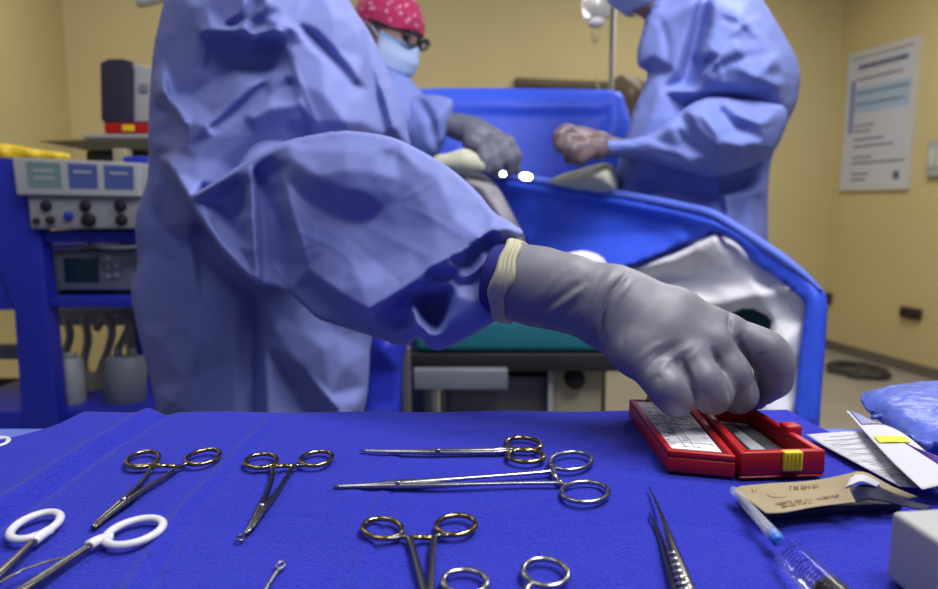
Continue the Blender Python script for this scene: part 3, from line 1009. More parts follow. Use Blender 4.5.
# ------------------------------------------------------------------ red needle box, open like a book
HB = 0.016
def topz(px, py, h):
    return T(px, py, TZ + 0.003 + h)
def quadbox(mb, corners, z0, z1):
    mb.prism([(p[0], p[1], z0) for p in corners], [(p[0], p[1], z1) for p in corners])
z0b = SZ + 0.0012
bx = empty('needle_box', T(735, 470, SZ), 'red plastic needle counter box lying open under the gloved hand', 'box')
lh = [topz(668, 450, HB), topz(736, 456, HB), topz(688, 399, HB), topz(629, 399, HB)]   # front left, front right, back right, back left
lh = [np.array(p) for p in lh]
def lerp4(c, u, v):
    return (c[0] * (1 - u) + c[1] * u) * (1 - v) + (c[3] * (1 - u) + c[2] * u) * v
def frame_tray(name, c, zb, zt, wall, floor_t, m, parent):
    mb = MB()
    wu = wall / np.linalg.norm(c[1] - c[0])
    wv = wall / np.linalg.norm(c[3] - c[0])
    o = [lerp4(c, *uv) for uv in ((0, 0), (1, 0), (1, 1), (0, 1))]
    i = [lerp4(c, *uv) for uv in ((wu, wv), (1 - wu, wv), (1 - wu, 1 - wv), (wu, 1 - wv))]
    quadbox(mb, o, zb, zb + floor_t)
    for k in range(4):
        l = (k + 1) % 4
        quadbox(mb, [o[k], o[l], i[l], i[k]], zb + floor_t, zt)
    return mb.build(name, m, parent, bevel=0.0012)
ZT = TZ + 0.003 + HB
frame_tray('lid', lh, z0b, ZT, 0.0045, 0.011, M['red'], bx)
pad = [lerp4(lh, *uv) for uv in ((0.07, 0.05), (0.84, 0.05), (0.84, 0.95), (0.07, 0.95))]
mb = MB()
quadbox(mb, pad, z0b + 0.011, ZT - 0.0006)
lb = mb.build('printed_label', M['label'], bx)
mb = MB()
rng = random.Random(3)
cp = [np.array(p) for p in pad]
def dash(u0, u1, v, th):
    q = [lerp4(cp, u0, v - th), lerp4(cp, u1, v - th), lerp4(cp, u1, v + th), lerp4(cp, u0, v + th)]
    quadbox(mb, q, ZT - 0.0006, ZT - 0.0004)
for k in range(26):
    v = 0.05 + k * 0.036
    u = 0.06
    while u < 0.92:
        L_ = rng.uniform(0.04, 0.16)
        if rng.random() < 0.33 and abs(u - 0.5) > 0.05:
            dash(u, min(u + L_, 0.94), v, 0.0045)
        u += L_ + 0.05
for u in (0.33, 0.52):
    dash(u, u + 0.012, 0.5, 0.46)
for v in (0.12, 0.3, 0.48, 0.66, 0.84):
    dash(0.04, 0.96, v, 0.0022)
mb.build('print', M['ink'], lb)
rh = [np.array(p) for p in (topz(741, 457, HB), topz(826, 449, HB + 0.004), topz(752, 405, HB + 0.004), topz(694, 403, HB))]
frame_tray('tray', rh, z0b, ZT + 0.003, 0.0065, 0.002, M['red'], bx)
inn = [lerp4(rh, *uv) for uv in ((0.12, 0.09), (0.86, 0.09), (0.86, 0.92), (0.12, 0.92))]
mb = MB()
quadbox(mb, inn, z0b + 0.002, z0b + 0.0055)
mb.build('foam_pad', M['foam'], bx)
ci = [np.array(p) for p in inn]
mb = MB()
st = [lerp4(ci, *uv) for uv in ((0.30, 0.03), (0.60, 0.02), (0.50, 0.80), (0.28, 0.80))]
quadbox(mb, st, z0b + 0.0055, z0b + 0.0085)
mb.build('adhesive_strip', M['grey_strip'], bx, bevel=0.0008)
# hinge, latch and pegs
for v in (0.2, 0.5, 0.8):
    p = lerp4(lh, 1, v) * 0.5 + lerp4(rh, 0, v) * 0.5
    q = lerp4(lh, 1, v + 0.12) * 0.5 + lerp4(rh, 0, v + 0.12) * 0.5
    p[2] = q[2] = z0b + 0.006
    mb = MB()
    mb.tube([p, q], 0.0045, 10)
    mb.build('hinge', M['red'], bx, smooth=True)
fdir = (rh[1] - rh[0]) / np.linalg.norm(rh[1] - rh[0])
fn = np.array([fdir[1], -fdir[0], 0])
fn = fn / np.linalg.norm(fn)
mb = MB()
pc = lerp4(rh, 0.60, 0.0)
R3 = np.array([[fdir[0], -fdir[1], 0], [fdir[1], fdir[0], 0], [0, 0, 1]])
mb.box((pc[0] + fn[0] * 0.000, pc[1] + fn[1] * 0.000, ZT - 0.0035), (0.013, 0.006, 0.0135), R3)
for k in range(4):
    q = pc + fdir * (k - 1.5) * 0.0028
    mb.box((q[0] + fn[0] * 0.0034, q[1] + fn[1] * 0.0034, ZT - 0.0035), (0.0012, 0.0012, 0.012), R3)
mb.build('latch', M['yellow'], bx, bevel=0.0006)
mb = MB()
pc = lerp4(lh, 0.36, 0.99)
mb.tube([(pc[0], pc[1], ZT - 0.004), (pc[0], pc[1], ZT + 0.001), (pc[0], pc[1], ZT + 0.0045)], [0.004, 0.004, 0.0025], 14, upv=(0, 1, 0))
mb.build('peg', M['yellow'], bx, smooth=True)
mb = MB()
q = lerp4(rh, 0.99, 0.42)
mb.box((q[0], q[1], ZT + 0.003), (0.012, 0.012, 0.009), R3)
mb.build('catch', M['red'], bx, bevel=0.0015)


# ------------------------------------------------------------------ suture pack: tan paper face on a clear tray, torn open
sp = empty('suture_pack', T(800, 500, SZ), 'torn tan paper suture packet propped up behind the syringe', 'packet')
def patch(name, rows, m, parent, thick=0.0006, n=10):
    """smooth surface through a net of points; rows of (x, y, height m above the towel)"""
    R = [spline([T(x, y, SZ + z) for x, y, z in r], n) for r in rows]
    R = np.array(R)
    C_ = np.stack([spline(R[:, j], n) for j in range(R.shape[1])], 1)
    a, b = C_.shape[:2]
    me = bpy.data.meshes.new(name)
    me.from_pydata(C_.reshape(-1, 3).tolist(), [], [(i * b + j, i * b + j + 1, (i + 1) * b + j + 1, (i + 1) * b + j) for i in range(a - 1) for j in range(b - 1)])
    o = link(name, me, m, parent)
    s = o.modifiers.new('thickness', 'SOLIDIFY')
    s.thickness = thick
    s.offset = -1
    return o
rows = [[(739, 487, .010), (770, 484, .012), (805, 482, .012), (832, 478, .015), (858, 472, .021)],
        [(735, 492, .010), (770, 492, .012), (806, 490, .012), (832, 486, .015), (856, 480, .021)],
        [(750, 502, .010), (775, 502, .011), (808, 499, .012), (832, 496, .014), (850, 490, .018)],
        [(766, 514, .009), (785, 513, .010), (812, 508, .011), (836, 505, .012), (856, 503, .014)]]
patch('paper_face', rows, M['tan'], sp)
rows = [[(856, 472, .0215), (868, 474, .021), (890, 486, .016), (917, 497, .010)],
        [(852, 476, .0205), (864, 479, .020), (884, 490, .015), (908, 499, .009)]]
patch('torn_edge', rows, M['tan'], sp)
rows = [[(851, 478, .0215), (858, 475, .023), (868, 477, .022), (880, 484, .018)],
        [(846, 488, .0185), (852, 485, .0205), (862, 482, .0215), (876, 487, .0175)]]
patch('white_fibre_edge', rows, M['paper'], sp)
rows = [[(852, 490, .018), (862, 484, .019), (880, 489, .016), (905, 500, .009), (932, 507, .006)],
        [(856, 503, .012), (868, 500, .012), (885, 502, .011), (905, 507, .007), (926, 511, .005)]]
patch('inner_liner', rows, M['navy_liner'], sp)
# low clear tray under the paper carries the packet
mb = MB()
base = [T(x, y, SZ) for x, y in ((737, 500), (768, 522), (842, 514), (900, 512), (906, 500), (850, 492))]
mb.prism([(p[0], p[1], SZ + 0.0004) for p in base], [(p[0], p[1], SZ + 0.0055) for p in base])
mb.build('tray', M['navy_liner'], sp, bevel=0.001)
mb = MB()
rng = random.Random(5)
def stroke(x0, y0, x1, y1, z, r=0.00035):
    mb.tube([T(x0, y0, SZ + z), T((x0 + x1) / 2, (y0 + y1) / 2, SZ + z), T(x1, y1, SZ + z)], r, 5, flat=0.4)
def inkrow(x0, y0, x1, y1, z0_, z1_, bold=1.0):
    t = 0.0
    hh = 1.1 * bold
    while t < 1:
        x, y, z = x0 + (x1 - x0) * t, y0 + (y1 - y0) * t, z0_ + (z1_ - z0_) * t
        wd = 1.3 * bold
        stroke(x, y - hh, x + .5, y + hh, z, .00022 * bold)
        if rng.random() < .8:
            stroke(x, y + rng.choice((-hh, 0, hh)), x + wd, y + rng.choice((-hh, 0, hh)), z, .00022 * bold)
        if rng.random() < .4:
            stroke(x + wd, y - hh, x + wd + .5, y + hh, z, .00022 * bold)
        t += (2.4 * bold + (2.2 * bold if rng.random() < .15 else 0)) / (x1 - x0)
inkrow(752, 490.5, 778, 488.5, .0118, .0126, 1.6)
inkrow(790, 488, 818, 486, .0128, .0136, 1.6)
inkrow(776, 503.5, 812, 499.0, .0118, .0126)
inkrow(814, 499, 840, 494.5, .0127, .0158)
inkrow(782, 506, 812, 502, .0116, .0122)
for k in range(14):
    A = math.pi * (0.05 + 0.9 * k / 14)
    B = math.pi * (0.05 + 0.9 * (k + 1) / 14)
    stroke(778 + 11 * math.cos(A), 493.5 + 4 * math.sin(A), 778 + 11 * math.cos(B), 493.5 + 4 * math.sin(B), .0122, 0.00035)
mb.build('print', M['brown_ink'], sp)

# ------------------------------------------------------------------ syringe with capped needle
sy = empty('syringe', T(810, 560, SZ), 'clear syringe with a blue hub and capped needle pointing towards the tan packet', 'syringe')
ra = T(740, 493, SZ + 0.008)
rb = T(778, 541, SZ + 0.008)
rc = T(793, 555, SZ + 0.0085)
axis_px = [(737, 492), (777, 541), (786, 551), (905, 668)]
def ax(px, py, h=0.0085):
    return T(px, py, SZ + h)
mb = MB()
mb.tube([ax(732.5, 488.5), ax(734, 490.5), ax(764, 524), ax(776, 538)], [0.0014, 0.0027, 0.0033, 0.0039], 16)
mb.build('needle_cap', M['frosted'], sy, smooth=True)
mb = MB()
mb.tube([ax(744, 500), ax(776, 538)], 0.0005, 8)
mb.build('needle', M['steel'], sy, smooth=True)
mb = MB()
mb.tube([ax(770.5, 531.5), ax(772, 533.5), ax(778, 541), ax(779, 542)], [0.0022, 0.0031, 0.0034, 0.0024], 16)
mb.build('hub', M['hub'], sy, smooth=True)
mb = MB()
mb.tube([ax(779, 542), ax(783, 547), ax(785, 549.5), ax(789, 553), ax(800, 564), ax(845, 608), ax(905, 668)], [0.0022, 0.0024, 0.0052, 0.0076, 0.0082, 0.0082, 0.0082], 28)
mb.build('barrel', M['clear'], sy, smooth=True)
mb = MB()
mb.tube([ax(827, 590), ax(830, 593), ax(838, 601), ax(842, 605)], [0.0066, 0.0078, 0.0078, 0.0070], 24)
mb.build('plunger_seal', M['rubber'], sy, smooth=True)
mb = MB()
mb.tube([ax(842, 605), ax(905, 668), ax(930, 694)], [0.0045, 0.0045, 0.0045], 12)
mb.build('plunger', M['white_plastic'], sy, smooth=True)
mb = MB()
d0, d1 = ax(797, 561), ax(842, 605)
dd = (d1 - d0)
sd = np.cross(dd, [0, 0, 1])
sd /= np.linalg.norm(sd)
for k in range(15):
    c0 = d0 + dd * k / 15
    pts = []
    for a in np.linspace(20, 62 if k % 5 else 80, 7):
        a = math.radians(a)
        pts.append(c0 + 0.00835 * (math.cos(a) * sd + math.sin(a) * np.array([0, 0, 1])))
    mb.tube(pts, 0.00022 if k % 5 else 0.0003, 5)
mb.build('scale_marks', M['black'], sy)

# ------------------------------------------------------------------ pale grey box at the right
gb = empty('instrument_case', T(930, 560, SZ), 'plain pale grey box with rounded edges at the near right corner', 'box')
HBX = 0.036
q = [T(895, 508.5, SZ + HBX), T(950, 509, SZ + HBX), T(1075, 585, SZ + HBX), T(958, 542, SZ + HBX)]
p0 = T(891, 510.5, SZ + HBX)          # near-left top corner as seen: back-left of the top
p1 = T(934, 508, SZ + HBX)
p2 = T(946, 538, SZ + HBX)
e1 = p1 - p0
e1 /= np.linalg.norm(e1)
e2 = np.array([e1[1], -e1[0], 0])
c4 = [p0, p0 + e1 * 0.075, p0 + e1 * 0.075 + e2 * 0.036, p0 + e2 * 0.036]
e3 = T(938, 541, SZ + HBX) - p0
e3 /= np.linalg.norm(e3)
c4 = [p0, p0 + e1 * 0.07, p0 + e1 * 0.07 + e3 * 0.075, p0 + e3 * 0.075]
mb = MB()
quadbox(mb, c4, SZ + 0.0005, SZ + HBX)
mb.build('case_body', M['box_grey'], gb, bevel=0.003, seg=3)

# ------------------------------------------------------------------ papers and film packaging at the right
rows = [[(806, 435, .004), (850, 432, .009), (890, 434, .012), (905, 436, .011)],
        [(822, 445, .004), (862, 441, .008), (900, 445, .011), (920, 452, .010)],
        [(842, 456, .004), (880, 458, .007), (915, 466, .010), (940, 475, .010)],
        [(900, 487, .003), (925, 488, .004), (942, 490, .005), (952, 492, .006)]]
lf = patch('peel_pouch', rows, M['paper'], None, 0.0005)
tag(lf, 'white printed paper sheet lying flat beside the red needle box', 'paper')
rows = [[(846, 411, .016), (858, 414, .018), (868, 420, .018)],
        [(868, 436, .016), (886, 432, .018), (900, 432, .018)],
        [(892, 462, .014), (912, 456, .016), (930, 456, .016)],
        [(922, 490, .012), (940, 486, .013), (956, 484, .014)]]
lf2 = patch('peel_pouch', rows, M['paper'], None, 0.0005)
tag(lf2, 'white sheet with a fluorescent yellow band lying on top of the other paper', 'paper')
rows = [[(874, 437, .0172), (890, 436.5, .0185), (905, 437, .0185)],
        [(879, 443, .0166), (894, 442.5, .018), (910, 443, .018)]]
patch('yellow_band', rows, M['hi_yellow'], lf2, 0.0006)
rows = [[(850, 411, .0175), (860, 415, .0185), (868, 420, .0185)],
        [(862, 425, .017), (874, 424, .0188), (884, 425, .0188)]]
patch('violet_print', rows, M['poster_violet'], lf2, 0.0006)
mb = MB()
for (x0, y0, x1, y1, z) in ((824, 441, 880, 437, .011), (840, 449, 900, 449, .0105), (862, 461, 915, 470, .0095), (880, 470, 925, 481, .0075), (830, 437, 868, 434, .011), (832, 445, 890, 443, .0108), (850, 453, 905, 457, .0102), (870, 464, 920, 475, .0090), (895, 478, 930, 485, .0068)):
    mb.tube([T(x0 + (x1 - x0) * t, y0 + (y1 - y0) * t, SZ + z) for t in (0, .33, .66, 1)], 0.0006, 5, flat=0.3)
mb.build('print', M['ink'], lf)
# blue crinkled film pack
bp = empty('film_pack', T(930, 420, TZ), 'crinkled shiny blue film pack at the right edge behind the papers', 'packaging')
rows = [[(864, 404, .010), (885, 397, .016), (915, 392, .020), (965, 388, .022)],
        [(868, 412, .012), (890, 409, .020), (920, 406, .024), (970, 403, .026)],
        [(890, 428, .012), (910, 427, .019), (940, 426, .022), (985, 426, .024)],
        [(928, 455, .010), (945, 452, .014), (965, 452, .018), (1005, 456, .020)]]
o = patch('film', rows, M['blue_pack'], bp, 0.009, n=14)
rng2 = np.random.RandomState(2)
me = o.data
for v in me.vertices:
    v.co.z += 0.0007 * math.sin(v.co.x * 310 + 4 * math.sin(v.co.y * 180)) * math.sin(v.co.y * 260 + v.co.x * 90)
rows = [[(893, 433, .018), (905, 440, .017), (925, 452, .016), (950, 466, .015)],
        [(898, 437, .015), (910, 447, .014), (930, 460, .013), (952, 474, .012)]]
patch('violet_strip', rows, M['violet'], bp, 0.006)
mb = MB()
for s in range(3):
    p = [T(872 + 22 * k, 403 + s * 6 + 3 * math.sin(k * 2 + s) + k * 1.2, SZ + 0.020 + 0.0012 * k) for k in range(5)]
    mb.tube(spline(p, 5), 0.0016, 6)
mb.build('crimped_edge', M['blue_pack'], bp, smooth=True)
mb = MB()
mb.tube([T(934, 478, SZ + .010), T(945, 481, SZ + .010), T(965, 488, SZ + .010)], [0.004, 0.0055, 0.005], 14)
tag(mb.build('pink_cap', M['pink'], smooth=True), 'small pink plastic piece on the white papers at the right edge', 'cap')

# ================================================================== PEOPLE
def blk(chain):
    return [(Pc(x, y, c), r / 1000.0) for x, y, c, r in chain]

def head_parts(c, yaw, s=1.0):
    """head, face and ears as tapered capsules; c is the head's centre, yaw the way the face looks (0 = away from the viewer)"""
    yaw, nod = yaw if isinstance(yaw, tuple) else (yaw, 0.0)
    f0 = np.array([math.sin(yaw), math.cos(yaw), 0])
    r = np.array([math.cos(yaw), -math.sin(yaw), 0])
    u0 = np.array([0, 0, 1.0])
    f = f0 * math.cos(nod) - u0 * math.sin(nod)
    u = u0 * math.cos(nod) + f0 * math.sin(nod)
    c = np.array(c, float)
    q = lambda a, b, d: c + s * (a * r + b * f + d * u)
    ch = [([(q(0, -.015, .03), .086 * s), (q(0, .02, .02), .080 * s)], .02),
          ([(q(0, .03, -.03), .062 * s), (q(0, .052, -.085), .034 * s)], .02),
          ([(q(0, .088, .005), .010 * s), (q(0, .108, -.025), .013 * s)], .008),
          ([(q(-.02, .088, -.062), .011 * s), (q(.02, .088, -.062), .011 * s)], .008)]
    for e in (-1, 1):
        ch.append(([(q(e * .080, -.01, .02), .012 * s), (q(e * .083, -.012, -.025), .010 * s)], .006))
        ch.append(([(q(e * .045, .075, .025), .012 * s), (q(e * .015, .088, .027), .010 * s)], .012))
    return ch, q, (r, f, u)

def person_body(name, parent, head, yaw, neck, shoulders, hips, knees, feet, arms, m):
    ch, q, fr = head_parts(head, yaw)
    hips = [np.array(h) for h in hips]
    sh = [np.array(h) for h in shoulders]
    mid_h, mid_s = (hips[0] + hips[1]) / 2, (sh[0] + sh[1]) / 2
    ch.append(([(np.array(head) - np.array([0, 0, .07]), .055), (np.array(neck), .06)], .03))
    for a, b in zip(sh, hips):
        ch.append(([(mid_s * .5 + a * .5, .085), ((a * .4 + b * .6) * .6 + (mid_s * .4 + mid_h * .6) * .4, .082), (b, .092)], .05))
    ch.append(([(sh[0], .055), (np.array(neck), .07), (sh[1], .055)], .05))
    for h, k, ft in zip(hips, knees, feet):
        k, ft = np.array(k), np.array(ft)
        ch.append(([(h, .088), (k, .055), (k * .7 + (ft + [0, 0, .08]) * .3, .054), (ft + [0, 0, .08], .034)], .04))
        fd = np.array([fr[1][0], fr[1][1], 0])
        toe = ft + fd / np.linalg.norm(fd) * .15 + [0, 0, .032]
        ch.append(([(ft + [0, 0, .045], .042), (toe, .032)], .03))
    for chain in arms:
        ch.append((chain, .03))
    return sdf_mesh(name, ch, .011, m, parent, kin=.02, kall=.03, smooth_it=3), q, fr

def headgear(parent, q, fr, cap_m, glasses=True):
    r, f, u = fr
    R = np.array([r, f, u]).T
    # cap: shell over the skull, cut above the brow
    def shell(name, m, test, off, h=.006):
        n = 30
        vs, fs = [], []
        return None
    mb = MB()
    rings = []
    for i in range(15):
        t = i / 14
        ph = t * 1.75                        # from crown downwards
        ring = []
        for k in range(36):
            a = 2 * math.pi * k / 36
            d = 0.103 + .004 * math.sin(5 * a + 3 * t)
            low = max(0, math.sin(a)) * 0.36  # front edge sits higher
            p = min(ph, 1.75 - low)
            ring.append(q(d * .93 * math.sin(p) * math.cos(a), -.002 + d * 1.08 * math.sin(p) * math.sin(a), .030 + d * math.cos(p)))
        rings.append(ring)
    vs = [v for rg in rings for v in rg]
    fs = [(i * 36 + k, i * 36 + (k + 1) % 36, (i + 1) * 36 + (k + 1) % 36, (i + 1) * 36 + k) for i in range(14) for k in range(36)]
    mb.add(vs, fs)
    mb.build('surgical_cap', cap_m, parent, smooth=True)
    # mask: curved shield from nose bridge to under the chin, ear loops
    vs, fs = [], []
    nu, nv = 22, 12
    for j in range(nv + 1):
        t = j / nv
        zz = .012 - .125 * t
        for i in range(nu + 1):
            a = (i / nu - .5) * 2.35
            bulge = .108 + .018 * math.sin(math.pi * min(1, t * 1.1)) - .03 * max(0, t - .72) / .28
            pleat = .0015 * math.sin(t * 22)
            rr = bulge + pleat
            vs.append(q(.094 * math.sin(a) * (1 - .18 * max(0, t - .6)), (rr + .010) * math.cos(a) - .004, zz))
    for j in range(nv):
        for i in range(nu):
            a = j * (nu + 1) + i
            fs.append((a, a + 1, a + nu + 2, a + nu + 1))
    mb = MB()
    mb.add(vs, fs)
    o = mb.build('face_mask', M['mask'], parent, smooth=True)
    s = o.modifiers.new('thickness', 'SOLIDIFY')
    s.thickness = .002
    for e in (-1, 1):
        mb = MB()
        mb.tube(spline([q(e * .088, .045, -.005), q(e * .092, .0, .012), q(e * .090, -.03, -.01), q(e * .088, .04, -.06)], 6), .0018, 6)
        mb.build('ear_loop', M['mask'], parent, smooth=True)
    for e in (-1, 1):
        mb = MB()
        c = q(e * .034, .094, .026)
        mb.tube([c - f * .006, c + f * .006, c + f * .008], [.0125, .012, .004], 16, upv=u)
        mb.build('eye', M['hair'], parent, smooth=True)
    if glasses:
        g = MB()
        for e in (-1, 1):
            A = np.linspace(0, 2 * math.pi, 30, endpoint=False)
            g.tube([q(e * .034 + .026 * math.cos(a), .119 - .010 * abs(math.cos(a)) * (1 if math.cos(a) * e > 0 else 0), .024 + .016 * math.sin(a)) for a in A], .0036, 8, closed=True)
            g.tube([q(e * .066, .112, .030), q(e * .092, .07, .030), q(e * .094, -.01, .024)], .0042, 8)
        g.tube([q(-.008, .121, .030), q(0, .123, .033), q(.008, .121, .030)], .003, 8)
        go = g.build('glasses', M['black'], parent, smooth=True)
        for e in (-1, 1):
            l = MB()
            A = np.linspace(0, 2 * math.pi, 24, endpoint=False)
            ring0 = [q(e * .034 + .025 * math.cos(a), .1175, .024 + .015 * math.sin(a)) for a in A]
            l.prism(ring0, [p + f * .0016 for p in ring0])
            l.build('lens', M['clear'], go)

# ------------------------------------------------------------------ the reaching person in front
man = empty('person', (Pc(265, 300, 118)[0], Pc(265, 300, 118)[1], 0), 'person in a blue gown reaching a grey-gloved right hand over the instruments', 'person')
hd = Pc(258, -190, 116)
hipL, hipR = Pc(232, 440, 141), Pc(300, 440, 137)
gl = lambda p, dx=0: (p[0] + dx, p[1] + .02, 0.0)
person_body('body', man, hd, 1.2, Pc(262, -95, 118), [Pc(228, -8, 122), Pc(300, 5, 114)],
            [hipL, hipR], [(hipL[0], hipL[1] + .01, .48), (hipR[0], hipR[1] + .03, .48)], [gl(hipL), gl(hipR)],
            [[(Pc(300, 5, 114), .052), (Pc(284, 120, 109), .040), (Pc(280, 190, 98), .036), (Pc(330, 245, 84), .033), (Pc(420, 264, 76), .028), (Pc(490, 280, 66), .022), (Pc(515, 283, 61), .022)],
             [(Pc(228, -8, 122), .05), (Pc(235, 140, 126), .042), (Pc(262, 170, 130), .036), (Pc(300, 165, 126), .03), (Pc(316, 165, 124), .032)]], M['skin'])
h2, q2, fr2 = head_parts(hd, 1.2)
headgear(man, q2, fr2, M['gown'], glasses=False)
gown_out = [(168, -12, 111), (190, -62, 110), (228, -98, 109), (290, -108, 108), (326, -62, 107), (348, 0, 107), (372, 35, 108.5), (392, 80, 109.5), (403, 110, 110), (412, 150, 112), (410, 210, 116),
            (398, 270, 119), (378, 320, 121), (370, 345, 121), (369, 375, 121.5), (367, 398, 122), (362, 418, 122), (363, 450, 122), (372, 540, 122), (384, 680, 122), (388, 800, 122), (280, 812, 122), (170, 800, 122),
            (166, 680, 122), (164, 520, 122), (160, 440, 122), (158, 415, 122), (151, 383, 122), (139, 337, 121), (130, 294, 121), (136, 270, 120), (138, 262, 120), (134, 218, 118), (147, 183, 116), (149, 160, 115), (148, 133, 114), (149, 100, 114), (153, 48, 112.5), (162, 8, 112)]
gi = []
gi += [L((179, -5, 107.5), (177, 30, 107.5), (171, 95, 108.5)), (163, 60, 111), (160, 110, 112),
       L((192, 5, 104.5), (196, 20, 104), (200, 36, 103.5), (196, 70, 104.5), (191, 98, 105.5)),
       L((201, 32, 101.8), (211, 30, 100.5), (242, 30, 97.5), (254, 37, 97), (278, 30, 95.5)),
       L((212, 38, 103.6), (232, 39, 102.6), (251, 42, 101)),
       (206, 65, 104.2), (230, 55, 103),
       L((194, 97, 105.2), (215, 82, 103.8), (236, 68, 102.6), (249, 62, 101.6)),
       (240, 82, 98.6), (222, 100, 99.4), (212, 116, 99.6),
       L((258, 42, 101.3), (280, 41, 100)),
       L((255, 70, 101), (272, 66, 99.6)),
       L((284, 44, 97.5), (277, 66, 98.6), (264, 84, 98.9), (240, 107, 99.0), (212, 129, 99.2)),
       L((268, 62 + 18, 97.5), (255, 84, 97.4), (232, 104, 97.7), (205, 125, 98.2)),
       L((292, 55, 96), (285, 75, 96.2), (270, 96, 96.6), (245, 115, 97.4), (215, 136, 98.2)),
       L((300, 104, 94.6), (270, 108, 95.2), (250, 118, 96.0)),
       L((302, 121, 95.5), (283, 126, 96.2), (255, 134, 96.9)),
       L((166, 92, 104.6), (172, 104, 103.4), (179, 114, 102), (185, 123, 100.2)),
       L((166, 103, 107.8), (173, 116, 106.8), (180, 127, 105)),
       L((189, 112, 101.8), (192, 122, 100.5)),
       L((166, 160, 102.8), (174, 172, 100.3), (182, 186, 98), (190, 200, 96.5)),
       L((176, 150, 104), (186, 146, 101)), (196, 160, 99.2), (200, 182, 98.4), (220, 160, 98.4),
       L((159, 158, 112.8), (168, 178, 111), (178, 195, 110), (190, 220, 110)),
       (150, 205, 116), (165, 230, 115), (150, 250, 118), (172, 262, 115.5), (145, 266, 118.5),
       L((280, 38, 96.3), (298, 82, 95.2), (312, 122, 95.0)), L((291, 82, 96.8), (304, 122, 96.6)),
       L((298, 22, 97.4), (309, 33, 98.3), (326, 50, 98.5), (342, 68, 98.5), (354, 84, 98.7), (364, 97, 99.3)),
       L((292, 28, 96.8), (306, 44, 96.4), (322, 60, 96.2), (338, 78, 96.4), (352, 100, 97.0), (362, 122, 98)),
       L((316, 30, 97.0), (334, 48, 97.2), (350, 66, 97.6), (358, 78, 98)),
       (325, 95, 94.6), (345, 122, 95.5), (335, 15, 98),
       L((355, 12, 100), (360, 30, 99.6), (364, 60, 99.6), (368, 90, 100.8), (380, 131, 102.5)),
       L((362, 22, 103), (370, 62, 103.8), (378, 96, 104.8), (386, 134, 105.5)),
       L((380, 84, 103.2), (388, 108, 103.8), (395, 130, 104.4)), L((372, 50, 104.2), (378, 74, 103.6)),
       (398, 132, 106.5), (386, 80, 107),
       # gathered folds at the top
       L((222, 22, 100.8), (238, 14, 99.3), (244, 2, 98.8)), L((232, 26, 101), (250, 20, 99.8), (256, 6, 99.5)),
       L((245, 24, 97.8), (258, 12, 97), (266, 4, 96.6)), (262, 25, 97.8), (270, 15, 97.3), (285, 12, 97.6), (225, -10, 101), (205, 5, 103), (300, -20, 99.5), (250, -30, 100), (320, -20, 100.5),
       # skirt
       L((188, 240, 114.2), (196, 262, 113.8), (200, 300, 113.5)), L((197, 225, 114), (198, 262, 115.2)),
       L((254, 292, 115), (254, 330, 115.3), (253, 375, 115.2), (252, 425, 115)),
       L((240, 300, 113.4), (236, 360, 112.6), (236, 425, 112.4)), L((265, 300, 113.3), (266, 360, 113.0), (268, 420, 112.8)),
       (170, 320, 115.6), (160, 340, 116.8), (185, 380, 114), (200, 340, 113), (168, 400, 116.4), (200, 420, 113),
       L((262, 340, 113.4), (285, 375, 115), (300, 405, 115.4), (312, 424, 115.2)),
       L((275, 330, 112.4), (300, 365, 112.6), (330, 395, 113.0)), L((308, 374, 113), (336, 405, 112.4), (346, 420, 112.8)),
       (325, 350, 112.4), (345, 365, 113.6), (300, 330, 112.6), (340, 335, 113.4), (330, 420, 114.8),
       L((352, 418, 117), (358, 404, 117.4)), (290, 280, 113), (300, 250, 112), (320, 200, 101), (350, 170, 101), (270, 200, 100), (230, 230, 110), (360, 250, 112),
       (200, 520, 112), (265, 520, 111), (330, 520, 112), (220, 700, 111), (300, 700, 111)]
GF = [([(201, 33), (226, 31), (254, 37), (279, 31)], .005, 2.4), ([(167, 92), (176, 106), (185, 122)], .008, 2.8), ([(167, 160), (176, 178), (188, 198)], .008, 2.6), ([(281, 40), (300, 82), (318, 125)], .004, 2.4),
      ([(209, 38), (202, 65), (193, 95)], .004, 2.2), ([(249, 63), (222, 80), (196, 98)], .005, 2.4), ([(382, 88), (389, 108), (394, 128)], .006, 2.2), ([(222, 24), (240, 12), (246, -5)], .006, 2.6), ([(243, 27), (258, 14), (267, 0)], .006, 2.6),
      ([(268, 20), (284, 24), (300, 33)], .005, 2.4), ([(255, 295), (254, 350), (253, 420)], -.006, 2.2), ([(306, 374), (330, 398), (348, 414)], .006, 3), ([(209, 131), (240, 107), (264, 83), (279, 58)], -.003, 1.8),
      ([(176, 5), (170, 50), (164, 95)], .004, 3), ([(300, 30), (315, 42), (330, 52)], .003, 2.5), ([(318, 55), (330, 66), (345, 84)], .003, 2),
      ([(270, 45), (262, 62), (256, 76)], .003, 2.5), ([(230, 92), (222, 102), (212, 112)], -.003, 2.2), ([(212, 88), (205, 100), (196, 112)], .003, 2.2),
      ([(200, 300), (205, 340), (198, 380)], -.004, 6), ([(290, 292), (280, 312), (276, 330)], .004, 5)]
gown = cloth('surgical_gown', gown_out, gi, M['gown'], man, step=2.8, back=.40, rback=95, rnd=.03, rpx=14, blur=1.9, folds=GF, gain=1.4)

